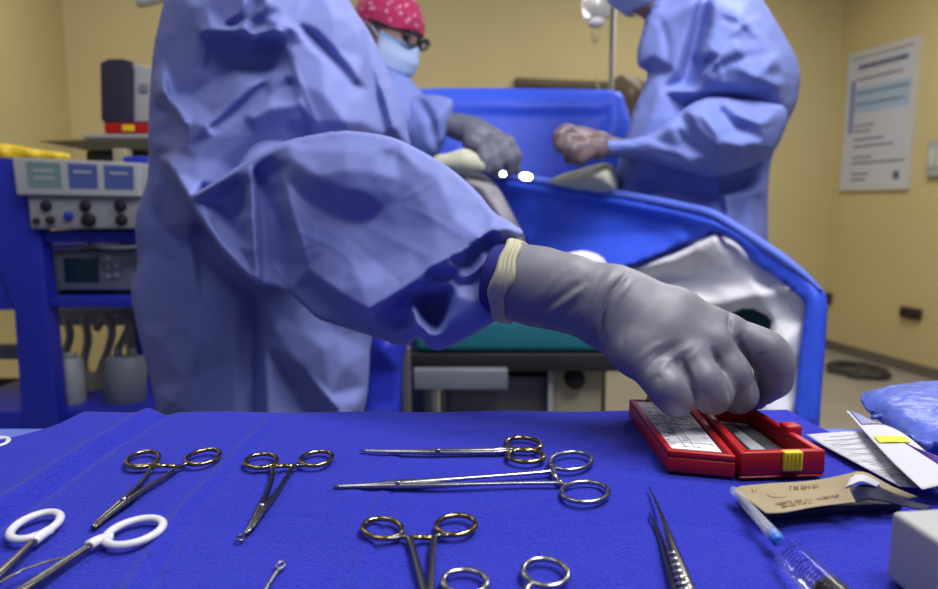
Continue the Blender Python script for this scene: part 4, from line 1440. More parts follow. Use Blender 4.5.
sl_out = [(186, 197, 93), (206, 187, 91), (235, 168, 88), (262, 151, 85), (290, 139, 82), (340, 130, 77), (372, 133, 74), (396, 138, 72), (424, 152, 70), (452, 169, 67.5), (478, 192, 65.5), (494, 213, 64), (509, 221, 63), (524, 231, 61.5),
          (521, 238, 60.5), (506, 240, 60.5), (500, 262, 60), (498, 290, 60), (499, 319, 60.5), (482, 330, 61), (464, 340, 61.5), (450, 347, 62), (437, 351, 62.5), (428, 347, 63.2), (422, 338, 64), (415, 339, 65), (410, 345, 65.5), (398, 346, 66.5), (386, 341, 68), (371, 336, 70), (345, 328, 72.5), (317, 319, 75), (304, 306, 77), (290, 294, 79.5), (272, 286, 81.5), (258, 286, 82.5), (240, 270, 85.5), (224, 256, 88), (204, 226, 91)]
si = [L((196, 196, 91), (220, 182, 87.5), (238, 172, 85.2), (262, 157, 82.2), (288, 146, 79.5)),
      L((200, 203, 91.8), (222, 195, 90.6), (243, 184, 88.2)), (215, 222, 91.4), (232, 222, 90.2), (243, 205, 88.6), (244, 240, 87.4),
      L((250, 168, 83), (250, 180, 82.6), (252, 215, 82), (254, 250, 81.4), (257, 280, 80.6)),
      L((258, 176, 85), (261, 210, 84.4), (264, 250, 83.6), (265, 276, 82.8)),
      L((272, 158, 82), (280, 170, 81.6), (281, 184, 81)),
      (274, 205, 83.6), (284, 230, 82.2), (286, 262, 81.4),
      L((283, 182, 78.2), (287, 200, 77), (294, 225, 76), (300, 245, 75.2), (306, 262, 74.5), (309, 269, 74.2)),
      L((205, 218, 88.6), (222, 245, 86.0), (250, 276, 82.0)), L((214, 216, 90.6), (232, 244, 88.4), (250, 264, 85.0)),
      # belly of the upper facet and the hollow below it
      L((292, 160, 77), (318, 176, 73.2), (345, 188, 70.6), (366, 193, 69.2), (384, 190, 68.6), (400, 180, 68.2)),
      (310, 150, 76.3), (345, 150, 72.6), (375, 152, 70.4), (400, 150, 69.6), (345, 170, 70.7), (375, 172, 69),
      L((286, 178, 78.4), (300, 193, 76.8), (318, 206, 75.0), (340, 217, 72.8), (358, 220, 71.2), (372, 217, 69.9), (386, 207, 68.6)),
      (398, 198, 67.8), (412, 186, 67.2), (420, 168, 67.6), (437, 175, 66.4), (445, 195, 65), (465, 200, 64.4),
      L((390, 146, 70), (398, 142, 70.4)), L((396, 156, 69.8), (404, 142, 70)),
      # lower bright facet down to its protruding edge
      L((310, 222, 75.0), (340, 234, 71.6), (370, 236, 69.0), (395, 226, 67.0)),
      (325, 250, 72.4), (350, 262, 69.0), (380, 262, 66.4), (410, 250, 64.4), (435, 230, 63.6), (425, 205, 65.4), (455, 220, 63),
      L((309, 269, 73.4), (322, 280, 71), (340, 293, 67.6), (356, 303, 65), (369, 310, 63.2), (384, 301, 62.6), (400, 292, 62.2), (413, 284, 61.8), (424, 274, 61.6), (431, 267, 61.4), (448, 257, 61), (465, 249, 60.6), (480, 238, 60.4), (494, 229, 60.2), (508, 226, 60.2), (518, 231, 60.4)),
      (360, 285, 65.4), (385, 285, 63.6), (345, 278, 68.4), (405, 268, 63.4),
      # shaded underside
      L((312, 284, 75.4), (335, 305, 72.6), (360, 321, 69), (375, 322, 67.2)),
      L((330, 315, 73.4), (352, 327, 71)), (320, 302, 74.8),
      L((385, 312, 66), (395, 308, 65.4), (402, 300, 65)), L((386, 330, 66), (398, 336, 64.6), (408, 332, 63.8)),
      L((408, 298, 65), (408, 306, 65.6), (406, 318, 65.6)),
      L((411, 306, 62.4), (417, 318, 61.6), (424, 328, 61), (431, 334, 60.8), (438, 332, 60.8), (445, 322, 60.6), (451, 306, 60.4), (455, 292, 60.2)),
      L((419, 300, 65.4), (428, 318, 66.2), (437, 326, 66.2), (444, 312, 65.6), (448, 294, 64.6)), (432, 300, 66),
      L((424, 285, 62.2), (440, 286, 62), (452, 285, 61.2)), 
      L((436, 276, 63), (450, 274, 62.6), (462, 266, 62)), L((441, 270, 61.4), (456, 266, 60.8), (464, 258, 60.8)),
      L((460, 262, 62.6), (468, 256, 62.6), (474, 262, 62.4), (468, 270, 62.2)),
      L((463, 278, 60.2), (474, 272, 59.8), (486, 262, 59.6)), L((456, 284, 62), (470, 280, 61.6), (484, 270, 61.4)),
      L((480, 246, 62.4), (488, 240, 62.6)), (490, 262, 60.4), (470, 300, 60), (484, 300, 59.8), (462, 322, 60.4), (450, 336, 61), (478, 318, 60.2), (437, 342, 61.4)]
SF = [([(194, 207), (212, 232), (232, 257), (254, 280)], .004, 3.4), ([(309, 269), (340, 293), (369, 310)], .004, 2.6), ([(369, 310), (400, 292), (431, 267), (467, 249)], .004, 2.6), ([(467, 249), (494, 229), (516, 230)], .004, 2.4),
      ([(188, 198), (210, 188), (240, 168), (262, 155), (290, 143)], .004, 2.4), ([(250, 168), (251, 215), (257, 282)], .0045, 2.0), ([(309, 268), (302, 240), (294, 215), (288, 190)], .003, 2.2),
      ([(275, 268), (296, 292), (316, 316)], .004, 2.4), ([(411, 306), (420, 324), (431, 335), (443, 326), (453, 296)], .003, 2.2), ([(288, 182), (306, 201), (330, 215), (356, 222), (374, 219)], -.002, 2.4),
      ([(396, 140), (392, 158), (375, 178)], .0015, 3), ([(300, 170), (340, 190), (375, 185)], .0012, 8),
      ([(300, 232), (330, 245), (352, 262)], .002, 4), ([(300, 252), (322, 246)], -.0015, 3), ([(370, 228), (395, 241), (425, 254)], .0014, 4.5),
      ([(408, 208), (432, 218), (462, 236)], .0011, 3.5), ([(350, 240), (376, 262), (398, 280)], -.0014, 4), ([(436, 180), (420, 190), (404, 198)], .0015, 2.6),
      ([(314, 222), (315, 245), (313, 268)], .0014, 1.8), ([(440, 280), (450, 270), (462, 262)], .002, 2), ([(446, 290), (460, 276), (476, 268)], -.002, 2), ([(430, 276), (444, 272), (456, 274)], -.002, 2),
      ([(478, 236), (482, 250), (476, 262)], .002, 2.4), ([(330, 285), (350, 275), (365, 280)], .0012, 4)]
sleeve = cloth('gown_sleeve', sl_out, si, M['gown'], man, step=2.3, back=.22, rback=60, rnd=.008, rpx=6, blur=2.6, folds=SF, gain=1.3)
sdf_mesh('upper_sleeve', [([(Pc(300, 5, 114), .060), (Pc(284, 120, 110), .052), (Pc(280, 192, 98), .058), (Pc(330, 245, 86), .055)], .03)], .008, M['gown'], man, kin=.03)
sleeve['label'] = 'loose draped sleeve of the blue gown'

# knitted cuff, glove with its rolled rim
ga = np.array(P(512, 281, .602))
gx = (np.array(P(540, 287, .594)) - ga)
gx /= np.linalg.norm(gx)
cuff = sdf_mesh('knit_cuff', [(blk([(484, 278, 64.5, 30), (500, 280, 62.0, 33), (512, 282, 60.2, 33)]), .01)], .0022, M['cuff'], man, clip=(np.array(P(491, 278, .62)), gx))
chains = [
    (blk([(511, 281, 60.4, 34.5), (540, 287, 59.4, 33), (570, 294, 58.2, 31.5), (600, 304, 57.0, 30), (618, 312, 56.5, 30)]), .02),
    (blk([(610, 326, 56.4, 20), (634, 352, 53.6, 17), (656, 376, 51.8, 13.0)]), .014),
    (blk([(612, 312, 56.2, 22), (655, 340, 53.8, 18), (690, 360, 52.5, 14.5)]), .014),
    (blk([(614, 300, 56.4, 22), (668, 324, 54.4, 18), (714, 344, 53.4, 14.5)]), .014),
    (blk([(618, 292, 57.2, 19), (676, 310, 55.6, 17), (728, 330, 54.6, 13.5)]), .014),
    (blk([(630, 305, 58.2, 24), (690, 345, 57.0, 22)]), .014),
    (blk([(655, 374, 52.0, 13.4), (667, 388, 50.9, 12.6), (676, 398, 51.3, 11.6), (681, 395, 53.4, 10.5)]), .0045),
    (blk([(690, 358, 52.8, 14.6), (702, 381, 51.6, 14.2), (712, 394, 51.8, 13.4), (716, 392, 54.2, 11.5)]), .0045),
    (blk([(714, 343, 53.6, 14.4), (730, 374, 52.9, 14.0), (738, 394, 53.6, 13.2), (738, 394, 56.2, 11.5)]), .0045),
    (blk([(730, 332, 54.8, 12.8), (752, 343, 54.2, 12.6), (768, 351, 53.8, 13.0), (775, 364, 53.9, 12.8), (774, 380, 54.6, 12.0), (764, 392, 55.8, 10.5)]), .0045),
    (blk([(660, 318, 60.5, 16), (706, 358, 61.2, 12), (738, 386, 59.4, 11.5), (756, 398, 57.6, 10)]), .006),
]
GLF = [([(683, 362), (690, 378), (696, 394), (697, 406)], -.0045, 2.4), ([(714, 350), (722, 368), (729, 386), (731, 402)], -.004, 2.4), ([(738, 338), (748, 358), (753, 376), (754, 392)], -.004, 2.4),
       ([(625, 276), (612, 291), (603, 312), (600, 336)], -.0048, 2.4), ([(632, 280), (618, 298), (609, 318), (606, 340)], .0016, 3.6), ([(614, 272), (600, 292), (592, 316), (590, 334)], .0018, 3.6), ([(604, 270), (594, 288), (584, 312)], -.0012, 3),
       ([(584, 280), (566, 293), (548, 306), (536, 314)], -.0024, 3.6), ([(585, 287), (568, 300), (550, 313)], .0022, 3.2), ([(580, 300), (572, 308), (562, 318)], -.002, 3.4), ([(560, 272), (548, 288), (536, 300)], .0014, 4), ([(573, 268), (560, 282)], -.0012, 3),
       ([(690, 346), (668, 362), (648, 382)], .0018, 3.2), ([(680, 343), (660, 356), (642, 374)], -.0016, 3), ([(697, 350), (690, 358), (683, 366)], .001, 2.4), ([(668, 340), (650, 350), (634, 364)], .0013, 3.2),
       ([(632, 318), (624, 334), (622, 352)], -.0008, 3), ([(655, 379), (659, 377), (660, 384)], -.0016, 2.2), ([(729, 314), (730, 328), (738, 346), (744, 360)], -.0034, 2.0), ([(735, 345), (741, 336), (744, 332)], -.002, 1.7), ([(758, 360), (762, 355), (766, 354)], -.0016, 1.6),
       ([(713, 352), (716, 362), (722, 372)], -.0018, 3), ([(684, 362), (685, 372), (692, 385), (695, 396)], -.0022, 2.2)]
glove = sdf_mesh('glove', chains, .0015, M['glove'], man, kin=.010, kall=.014, folds=GLF, smooth_it=2, clip=(ga, gx))
glove['label'] = 'grey rubber glove on the reaching hand'
# rolled cream rim
s1 = np.cross(gx, [0, 0, 1.0])
s1 /= np.linalg.norm(s1)
s2 = np.cross(s1, gx)
mb = MB()
pts = []
rr = []
for k in range(60):
    a = 2 * math.pi * k / 60
    wob = .0012 * math.sin(3 * a) + .0008 * math.sin(7 * a)
    pts.append(ga + gx * (-.001 + wob * 1.5) + (.0345 + wob * .4) * (math.cos(a) * s1 + math.sin(a) * s2))
    rr.append(.0030 + .0006 * math.sin(5 * a + 1))
for k, (o_, dr) in enumerate(((-.0035, 0), (-.001, .0006), (.002, .0008), (.0048, .0002))):
    mb.tube([p + gx * (o_ * (1 + .35 * math.sin(2 * math.pi * i / 60 * 2 + 1))) + (p - ga - gx * ((p - ga) @ gx)) * dr * 8 for i, p in enumerate(pts)], [r * (1 if k else 1.15) for r in rr], 10, closed=True)
mb.build('rolled_rim', M['cream'], glove, smooth=True)

# ------------------------------------------------------------------ the person in the pink cap, at the far side of the patient
wz = 200
wbase = Pc(372, 300, wz)
wom = empty('person', (wbase[0], wbase[1], 0), 'person in a pink patterned cap, glasses and mask leaning in behind the front gown', 'person')
whd = Pc(385, 35, wz)
wsh = [Pc(330, 124, wz + 8), Pc(408, 126, wz)]
whip = [Pc(330, 330, wz + 12), Pc(378, 330, wz + 8)]
wyaw = math.pi - 1.1
_, wq, wfr = person_body('body', wom, whd, (wyaw, .48), Pc(374, 96, wz + 2), wsh, whip,
    [(whip[0][0], whip[0][1], .46), (whip[1][0], whip[1][1], .46)], [(whip[0][0], whip[0][1], 0), (whip[1][0], whip[1][1], 0)],
    [[(wsh[1], .05), (Pc(420, 142, wz - 3), .04), (Pc(444, 122, wz - 6), .022), (Pc(464, 130, wz - 7), .020)],
     [(wsh[0], .05), (Pc(325, 200, wz), .04), (Pc(380, 190, wz - 10), .03)]], M['skin'])
headgear(wom, wq, wfr, M['cap'])
sdf_mesh('surgical_gown', [([(Pc(335, 118, wz + 6), .12), (Pc(385, 116, wz + 2), .12)], .03),
    ([(Pc(368, 125, wz + 3), .17), (Pc(362, 240, wz + 6), .20), (np.array([Pc(360, 330, wz + 8)[0], Pc(360, 330, wz + 8)[1], .35]), .23)], .05),
    ([(Pc(398, 126, wz), .09), (Pc(414, 128, wz - 2), .08), (Pc(428, 125, wz - 5), .062)], .03),
    ([(Pc(325, 120, wz), .085), (Pc(318, 200, wz), .08), (Pc(370, 195, wz - 14), .06)], .03)],
    .009, M['gown_far'], wom, kin=.03, smooth_it=2,
    folds=[([(410, 100), (425, 120), (430, 145)], -.012, 5), ([(425, 98), (440, 115), (446, 140)], .01, 5), ([(408, 130), (425, 140), (440, 152)], -.012, 4)])
ws = [(392, 104, wz - 6), (408, 96, wz - 8), (430, 94, wz - 10), (448, 97, wz - 11), (454, 102, wz - 11), (450, 124, wz - 11), (441, 152, wz - 10), (426, 164, wz - 8), (398, 166, wz - 6), (386, 140, wz - 5)]
cloth('gown_sleeve', ws, [L((412, 104, wz - 10), (424, 122, wz - 14), (430, 146, wz - 13)), L((428, 100, wz - 12), (438, 118, wz - 15.5), (442, 140, wz - 13)), L((420, 104, wz - 9), (431, 122, wz - 12), (436, 144, wz - 11)), (405, 130, wz - 11), (448, 106, wz - 13)], M['gown_far'], wom, step=3, back=.14, rback=18, rnd=.015, rpx=6)
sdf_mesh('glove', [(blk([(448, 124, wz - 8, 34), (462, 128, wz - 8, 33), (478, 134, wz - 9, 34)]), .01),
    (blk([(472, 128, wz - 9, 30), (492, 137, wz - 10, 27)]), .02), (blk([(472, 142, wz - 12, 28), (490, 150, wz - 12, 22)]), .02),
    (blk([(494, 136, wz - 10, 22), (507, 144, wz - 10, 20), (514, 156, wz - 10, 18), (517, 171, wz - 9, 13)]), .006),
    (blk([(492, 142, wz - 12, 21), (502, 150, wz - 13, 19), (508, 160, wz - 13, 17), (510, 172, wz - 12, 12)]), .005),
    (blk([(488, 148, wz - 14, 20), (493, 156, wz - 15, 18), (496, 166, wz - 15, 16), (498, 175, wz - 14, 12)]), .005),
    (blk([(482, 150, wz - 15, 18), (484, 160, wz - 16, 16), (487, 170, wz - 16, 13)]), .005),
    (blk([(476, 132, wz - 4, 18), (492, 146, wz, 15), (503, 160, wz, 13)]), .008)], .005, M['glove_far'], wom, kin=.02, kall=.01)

# ------------------------------------------------------------------ the person at the right, in profile
rz = 170
rbase = Pc(705, 300, rz)
sur = empty('person', (rbase[0], rbase[1], 0), 'person in a blue gown standing in profile at the right, holding a fine instrument', 'person')
rhd = Pc(650, -40, rz + 2)
ryaw = (-math.pi / 2 - .15, .25)
rsh = [Pc(690, 30, rz + 14), Pc(735, 35, rz - 2)]
rhip = [Pc(690, 250, rz + 18), Pc(705, 250, rz + 7)]
_, rq, rfr = person_body('body', sur, rhd, ryaw, Pc(680, 8, rz + 5), rsh, rhip,
    [(rhip[0][0], rhip[0][1], .46), (rhip[1][0], rhip[1][1], .46)], [(rhip[0][0], rhip[0][1], 0), (rhip[1][0], rhip[1][1], 0)],
    [[(rsh[1], .05), (Pc(755, 115, rz + 2), .042), (Pc(690, 148, rz - 3), .034), (Pc(626, 149, rz - 2), .022)],
     [(rsh[0], .05), (Pc(720, 140, rz + 18), .042), (Pc(660, 170, rz + 16), .034)]], M['skin'])
headgear(sur, rq, rfr, M['gown_far'], glasses=False)
ro = [(650, 6, 168), (660, -8, 168), (690, -24, 167), (725, -26, 167), (755, -12, 168), (772, 14, 169), (785, 36, 170), (797, 58, 171), (801, 78, 171), (797, 104, 170), (788, 122, 170), (778, 140, 170), (770, 165, 171), (768, 195, 172), (768, 235, 173), (772, 300, 174), (776, 420, 175), (778, 560, 175),
      (720, 566, 175), (676, 560, 175), (672, 420, 175), (655, 300, 174), (618, 235, 174), (614, 190, 174), (618, 160, 173), (626, 136, 172), (634, 108, 171), (645, 84, 170), (648, 72, 170), (637, 66, 169), (637, 50, 169), (641, 36, 168), (645, 20, 168)]
ri = [L((705, 0, 162), (700, 25, 163.5), (692, 55, 165), (683, 84, 166)), L((695, 0, 159), (688, 30, 160.5), (676, 70, 162)), L((714, 2, 157), (712, 28, 156.5), (704, 55, 157)),
      (665, 20, 163), (655, 55, 164.5), (660, 90, 164), (650, 120, 165), (670, 120, 164), (640, 150, 167),
      (740, 15, 154), (765, 45, 156), (735, 40, 154), (785, 72, 160), (760, 75, 153.5), (775, 60, 155),
      L((699, 88, 160), (705, 74, 156.5), (720, 56, 154.5), (738, 46, 153)), L((700, 70, 161.5), (712, 58, 158.5)),
      L((693, 106, 164), (718, 100, 161), (750, 98, 158.5), (780, 100, 160)), L((690, 90, 160), (720, 86, 157), (750, 85, 154.5), (780, 88, 158)),
      L((630, 180, 170), (670, 188, 168), (720, 195, 165), (760, 190, 166)), (700, 215, 165), (740, 220, 165), L((724, 195, 161), (732, 230, 161), (740, 300, 163)), L((750, 196, 165), (756, 240, 165), (760, 300, 167)), (660, 240, 167), (690, 420, 164), (740, 420, 165)]
cloth('surgical_gown', ro, ri, M['gown_far'], sur, step=3.2, back=.30, rback=60, rnd=.03, rpx=12, blur=1.6, gain=1.6,
    folds=[([(715, 50), (735, 30), (760, 18)], .012, 4), ([(700, 80), (730, 62), (775, 52)], -.012, 4), ([(742, 70), (768, 82), (790, 84)], .012, 4), ([(660, 20), (668, 50), (664, 90)], -.01, 4), ([(725, 20), (740, 26), (752, 40)], -.01, 3.5), ([(710, 45), (720, 70), (722, 84)], .01, 3)])
rs = [(602, 139, 163), (625, 141, 161), (652, 134, 160), (672, 118, 158), (692, 103, 157), (712, 96, 156), (740, 98, 155), (765, 102, 155), (786, 106, 157), (788, 122, 158), (780, 142, 158), (770, 158, 158), (748, 168, 157), (722, 176, 156.5), (708, 178, 157), (688, 172, 158), (664, 165, 160), (642, 158, 162), (622, 156, 163), (606, 155, 163)]
rsi = [L((625, 148, 161.5), (650, 148, 159), (675, 150, 157), (700, 156, 154.5), (715, 165, 153.5)),
       L((655, 138, 159), (672, 126, 155.5), (690, 112, 153)), L((678, 112, 157), (690, 128, 154.5), (706, 140, 152.5)),
       L((700, 104, 153.5), (706, 118, 151), (715, 130, 150)), L((716, 104, 155), (722, 116, 153.6)), L((726, 104, 153), (740, 116, 150), (760, 124, 150)),
       L((735, 126, 152.5), (755, 134, 152)), L((720, 140, 150), (745, 146, 150), (765, 140, 152)), (690, 162, 155), (740, 160, 152.5), (760, 152, 154), (770, 118, 151.5), (690, 140, 155.2)]
o = cloth('gown_sleeve', rs, rsi, M['gown_far'], sur, step=3, back=.16, rback=30, rnd=.02, rpx=8, blur=1.4, gain=1.5,
    folds=[([(640, 140), (668, 150), (700, 158)], .008, 3.5), ([(690, 112), (700, 130), (718, 146)], .01, 3.5), ([(722, 112), (740, 122), (765, 128)], -.01, 3.5), ([(675, 125), (686, 142), (704, 152)], -.01, 3.5), ([(742, 138), (760, 146), (772, 146)], .01, 3)])
sdf_mesh('glove', [(blk([(622, 148, rz - 2, 23), (600, 146, rz - 3, 26)]), .01), (blk([(598, 142, rz - 3, 26), (580, 136, rz - 3, 24)]), .02), (blk([(598, 150, rz - 6, 26), (584, 148, rz - 7, 24)]), .02),
    (blk([(580, 134, rz - 3, 17), (566, 131, rz - 4, 14), (559, 136, rz - 5, 12), (557, 144, rz - 5, 10)]), .006), (blk([(580, 140, rz - 7, 17), (568, 140, rz - 9, 14), (562, 147, rz - 9, 12), (566, 152, rz - 8, 10)]), .006),
    (blk([(584, 148, rz - 9, 16), (573, 150, rz - 11, 14), (570, 157, rz - 10, 12), (576, 159, rz - 8, 11)]), .006), (blk([(588, 154, rz - 9, 15), (579, 158, rz - 10, 13), (580, 162, rz - 8, 11)]), .006),
    (blk([(590, 136, rz, 16), (574, 134, rz + 2, 13), (562, 140, rz - 1, 11), (557, 147, rz - 3, 9)]), .006)], .0045, M['glove_skin'], sur, kin=.02, kall=.01)
mb = MB()
mb.tube([Pc(575, 128, rz - 3), Pc(560, 142, rz - 4.5), Pc(554, 152, rz - 5)], [.004, .0035, .0015], 10)
tag(mb.build('fine_instrument', M['steel'], smooth=True), 'small steel instrument held in the fingers of the person at the right', 'instrument')

def shoes(parent, hips, fr):
    f = np.array([fr[1][0], fr[1][1], 0])
    f /= np.linalg.norm(f)
    for h in hips:
        b = np.array([h[0], h[1], 0])
        sdf_mesh('shoe', [([(b + [0, 0, .05] - f * .03, .049), (b + [0, 0, .043] + f * .16, .042)], .02)], .008, M['shoe'], parent)
shoes(man, [hipL + [0, .02, 0], hipR + [0, .02, 0]], fr2)
shoes(wom, whip, wfr)
shoes(sur, rhip, rfr)

# ================================================================== OPERATING TABLE, DRAPES, CLOTHS
ot = empty('operating_table', (Pc(600, 330, 160)[0], Pc(600, 330, 160)[1], 0), 'operating table with a teal pad and dull metal base half hidden behind the arm', 'table')
def pbox(name, x0, y0, x1, y1, c, depth, m, parent=None, bevel=.004, rotz=0.0, seg=2):
    """a box whose front face spans the given directions at distance c cm, going back by depth m"""
    a, b = Pc(x0, y0, c), Pc(x1, y1, c)
    cx, cz = (a[0] + b[0]) / 2, (a[2] + b[2]) / 2
    R = np.array([[math.cos(rotz), -math.sin(rotz), 0], [math.sin(rotz), math.cos(rotz), 0], [0, 0, 1]])
    mb = MB()
    mb.box(np.array([cx, (a[1] + b[1]) / 2, cz]) + R @ np.array([0, depth / 2, 0]), (abs(b[0] - a[0]), depth, abs(a[2] - b[2])), R)
    return mb.build(name, m, parent, bevel=bevel, seg=seg)
tz = 168
pbox('pad', 414, 318, 640, 353, tz, .35, M['teal'], ot, .018, seg=3)
pbox('table_frame', 408, 353.5, 636, 372, tz + 1, .35, M['black'], ot)
pbox('side_rail', 413, 369, 508, 391, tz - 3, .03, M['device_dark'], ot, .006)
pbox('column', 446, 372, 548, 560, tz + 12, .30, M['dull_metal'], ot, .01)
a = Pc(497, 560, tz + 20)
mb = MB()
mb.box((a[0], a[1], .06), (.5, .5, .12))
mb.build('base', M['dull_metal'], ot, bevel=.02)
pbox('actuator_housing', 549, 366, 602, 415, tz + 8, .14, M['beige'], ot, .006)
mb = MB()
c0 = Pc(574, 378, tz + 7)
mb.tube([c0, c0 + np.array([0, -.025, 0])], [.026, .024], 24)
mb.build('knob', M['black'], ot, smooth=True)
for k in range(3):
    pbox('support_strut', 424 + k * 8, 391, 430 + k * 8, 430, tz + 6, .02, M['dull_metal'] if k != 1 else M['device'], ot, .002)
pbox('support_post', 548, 366, 553, 420, tz + 5, .02, M['device'], ot, .002)
# blue drape hanging by the table's head end
mb_ = cloth('hanging_drape', [(366, 322, 158), (400, 322, 157), (414, 330, 157), (402, 360, 157), (400, 420, 157), (400, 520, 157), (362, 520, 158), (364, 420, 158)], [(382, 350, 154), (374, 420, 156), (390, 430, 154)], M['cart'], None, step=4, back=.10, rback=12, rnd=.01, rpx=6)
tag(mb_, 'dark blue cloth hanging straight down beside the front gown, under its sleeve', 'drape')
pbox_o = pbox('steel_post', 402, 345, 411, 520, 162, .03, M['dull_metal'])
tag(pbox_o, 'dull metal post beside the dark blue hanging cloth', 'post')

# the screen of blue drape behind the patient
so = [(404, 90, 236), (440, 88, 236), (520, 88, 236), (590, 89, 236), (612, 90, 235), (622, 92, 234), (628, 110, 234), (640, 150, 234), (650, 200, 233), (650, 260, 233), (400, 260, 235)]
sii = [L((404, 108, 233), (520, 108, 233), (600, 108, 232.5)), L((404, 113, 235), (520, 113, 235), (610, 113, 234)), L((612, 92, 232), (612, 130, 231), (618, 170, 231)), (480, 170, 234), (560, 170, 233.5)]
tag(cloth('drape_screen', so, sii, M['drape'], None, step=5, back=.04, rback=8, rnd=.01, rpx=5), 'upright blue drape screen with a folded top edge along the back wall side', 'drape')

# the main drape over the patient: rim running from far left down to the near right corner, then hanging
do = [(452, 162, 205), (478, 171, 200), (500, 176, 195), (525, 180, 190), (560, 185, 182), (600, 192, 174), (640, 199, 167), (680, 207, 160), (712, 215, 155), (740, 229, 151), (760, 242, 148), (785, 259, 144), (808, 276, 141), (824, 290, 139), (828, 302, 139), (826, 340, 139), (821, 400, 139.5), (818, 460, 140), (814, 560, 140), (790, 560, 141), (791, 460, 141), (795, 400, 141), (801, 340, 140.5), (806, 305, 140.5), (796, 293, 142), (775, 277, 145), (752, 262, 149), (738, 244, 153), (718, 234, 157), (690, 240, 159), (652, 258, 163), (614, 272, 168), (576, 276, 174), (540, 268, 184), (515, 225, 196), (490, 196, 201), (466, 178, 205)]
di = [L((478, 173, 199), (500, 178, 194), (525, 182, 189), (560, 187, 181), (600, 194, 173), (640, 201.5, 166), (680, 209.5, 159.2), (712, 218, 154.2), (740, 232, 150.2), (762, 246, 147.2), (786, 263, 143.2), (808, 280, 140.2)),
      L((478, 178, 198.5), (500, 184, 193.5), (525, 188, 188.5), (560, 194, 180.5), (600, 201, 172.5), (640, 209, 165.5), (680, 217, 158.8), (712, 227, 153.8), (740, 242, 149.8), (762, 257, 147)),
      L((500, 188, 195.0), (525, 193, 190.5), (560, 199, 183), (600, 206, 175), (640, 214, 168), (680, 222, 161), (706, 229, 156.4)),
      (540, 226, 189), (575, 238, 180), (600, 236, 175), (650, 232, 167), L((808, 312, 139.6), (808, 360, 139.8), (805, 420, 140)), L((820, 312, 138.4), (818, 360, 138.8), (814, 420, 139)), (815, 298, 138.6)]
drape = tag(cloth('surgical_drape', do, di, M['drape'], None, step=4, back=.03, rback=6, rnd=.004, rpx=3, blur=1.6), 'bright blue drape over the patient with a raised rim sloping down to the right', 'drape')
rim_highlight = MB()  # added tube along the rim, its pale colour paints the highlight there
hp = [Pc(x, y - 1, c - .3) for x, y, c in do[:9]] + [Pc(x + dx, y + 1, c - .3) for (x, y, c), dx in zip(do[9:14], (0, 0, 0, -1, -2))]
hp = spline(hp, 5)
rim_highlight.tube(hp, np.interp(np.linspace(0, 1, len(hp)), [0, .85, 1], [.012, .010, .003]), 10)
rim_highlight.build('rim_highlight', M['rim_highlight'], drape, smooth=True)
# patient cloth: white sheet in folds under the drape, and the bluish bulge it wraps
wo = [(470, 168, 210), (488, 172, 206), (505, 190, 203), (522, 226, 199), (545, 246, 194), (600, 246, 182), (650, 236, 173), (690, 232, 167), (722, 230, 160), (742, 244, 155), (764, 264, 150), (790, 282, 146), (809, 293, 143), (811, 300, 143), (808, 306, 143.5), (807, 340, 143.5), (803, 400, 144), (799, 480, 145), (742, 480, 148), (742, 400, 148), (746, 338, 149), (770, 332, 148), (772, 318, 148), (748, 306, 151), (720, 318, 156), (690, 330, 160), (640, 330, 166), (590, 330, 170), (545, 322, 175), (522, 290, 190), (514, 246, 200), (500, 215, 204), (482, 190, 208)]
wi = [L((575, 266, 182), (600, 270, 175.5), (632, 270, 168), (664, 261, 161.5), (694, 247, 157), (716, 234, 153.5)),
      L((560, 254, 190), (600, 256, 182), (650, 248, 174), (690, 240, 168)),
      L((640, 282, 170.5), (668, 276, 166.5), (694, 276, 163), (712, 286, 160)), L((650, 292, 168), (690, 290, 163.5), (708, 298, 160)),
      L((700, 300, 157), (730, 300, 151), (760, 294, 147), (786, 288, 143), (806, 294, 140.5)), L((724, 250, 154.5), (732, 270, 155), (735, 285, 154.5)), (715, 265, 157), (750, 278, 151.5), L((770, 284, 150), (785, 294, 147)),
      (785, 340, 142.5), (782, 420, 143), (600, 300, 170), (660, 315, 163), (745, 258, 153.5), (560, 290, 178)]
tag(cloth('patient_sheet', wo, wi, M['white_cloth'], None, step=4, back=.05, rback=10, rnd=.015, rpx=6, blur=2.0, gain=1.25), 'white sheet in heaped folds under the blue drape, behind the gloved hand', 'sheet')
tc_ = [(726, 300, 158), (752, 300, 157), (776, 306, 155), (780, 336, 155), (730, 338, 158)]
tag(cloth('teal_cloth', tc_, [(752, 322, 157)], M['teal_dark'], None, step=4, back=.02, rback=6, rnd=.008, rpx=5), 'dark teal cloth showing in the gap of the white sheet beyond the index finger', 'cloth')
# folded towels either side of the field
def roll(name, pts, m, label, cat, step=.006, flat=1.0):
    o = sdf_mesh(name, [(blk(pts), .02)], step, m, None, kin=.03)
    return tag(o, label, cat)
roll('folded_towel', [(440, 163, 186, 24), (464, 161, 185, 26), (482, 165, 184, 20)], M['cream_cloth'], 'cream folded towel beside the grey glove of the person in the pink cap', 'towel')
to = [(545, 182, 176), (562, 174, 174), (590, 166, 171), (606, 162, 170), (616, 168, 170), (619, 182, 171), (618, 196, 172), (600, 194, 173), (570, 188, 176)]
tag(cloth('folded_towel', to, [(590, 176, 167), (608, 172, 166), (610, 186, 167), (570, 180, 172)], M['cream_cloth'], None, step=3, back=.10, rback=14, rnd=.02, rpx=8), 'yellowish folded towel under the right person\'s forearm', 'towel')
fo = [(450, 172, 190), (468, 171, 189), (486, 175, 188), (499, 188, 187), (512, 212, 186), (526, 238, 185), (528, 264, 185), (508, 264, 186), (494, 236, 187), (476, 208, 188), (458, 190, 190)]
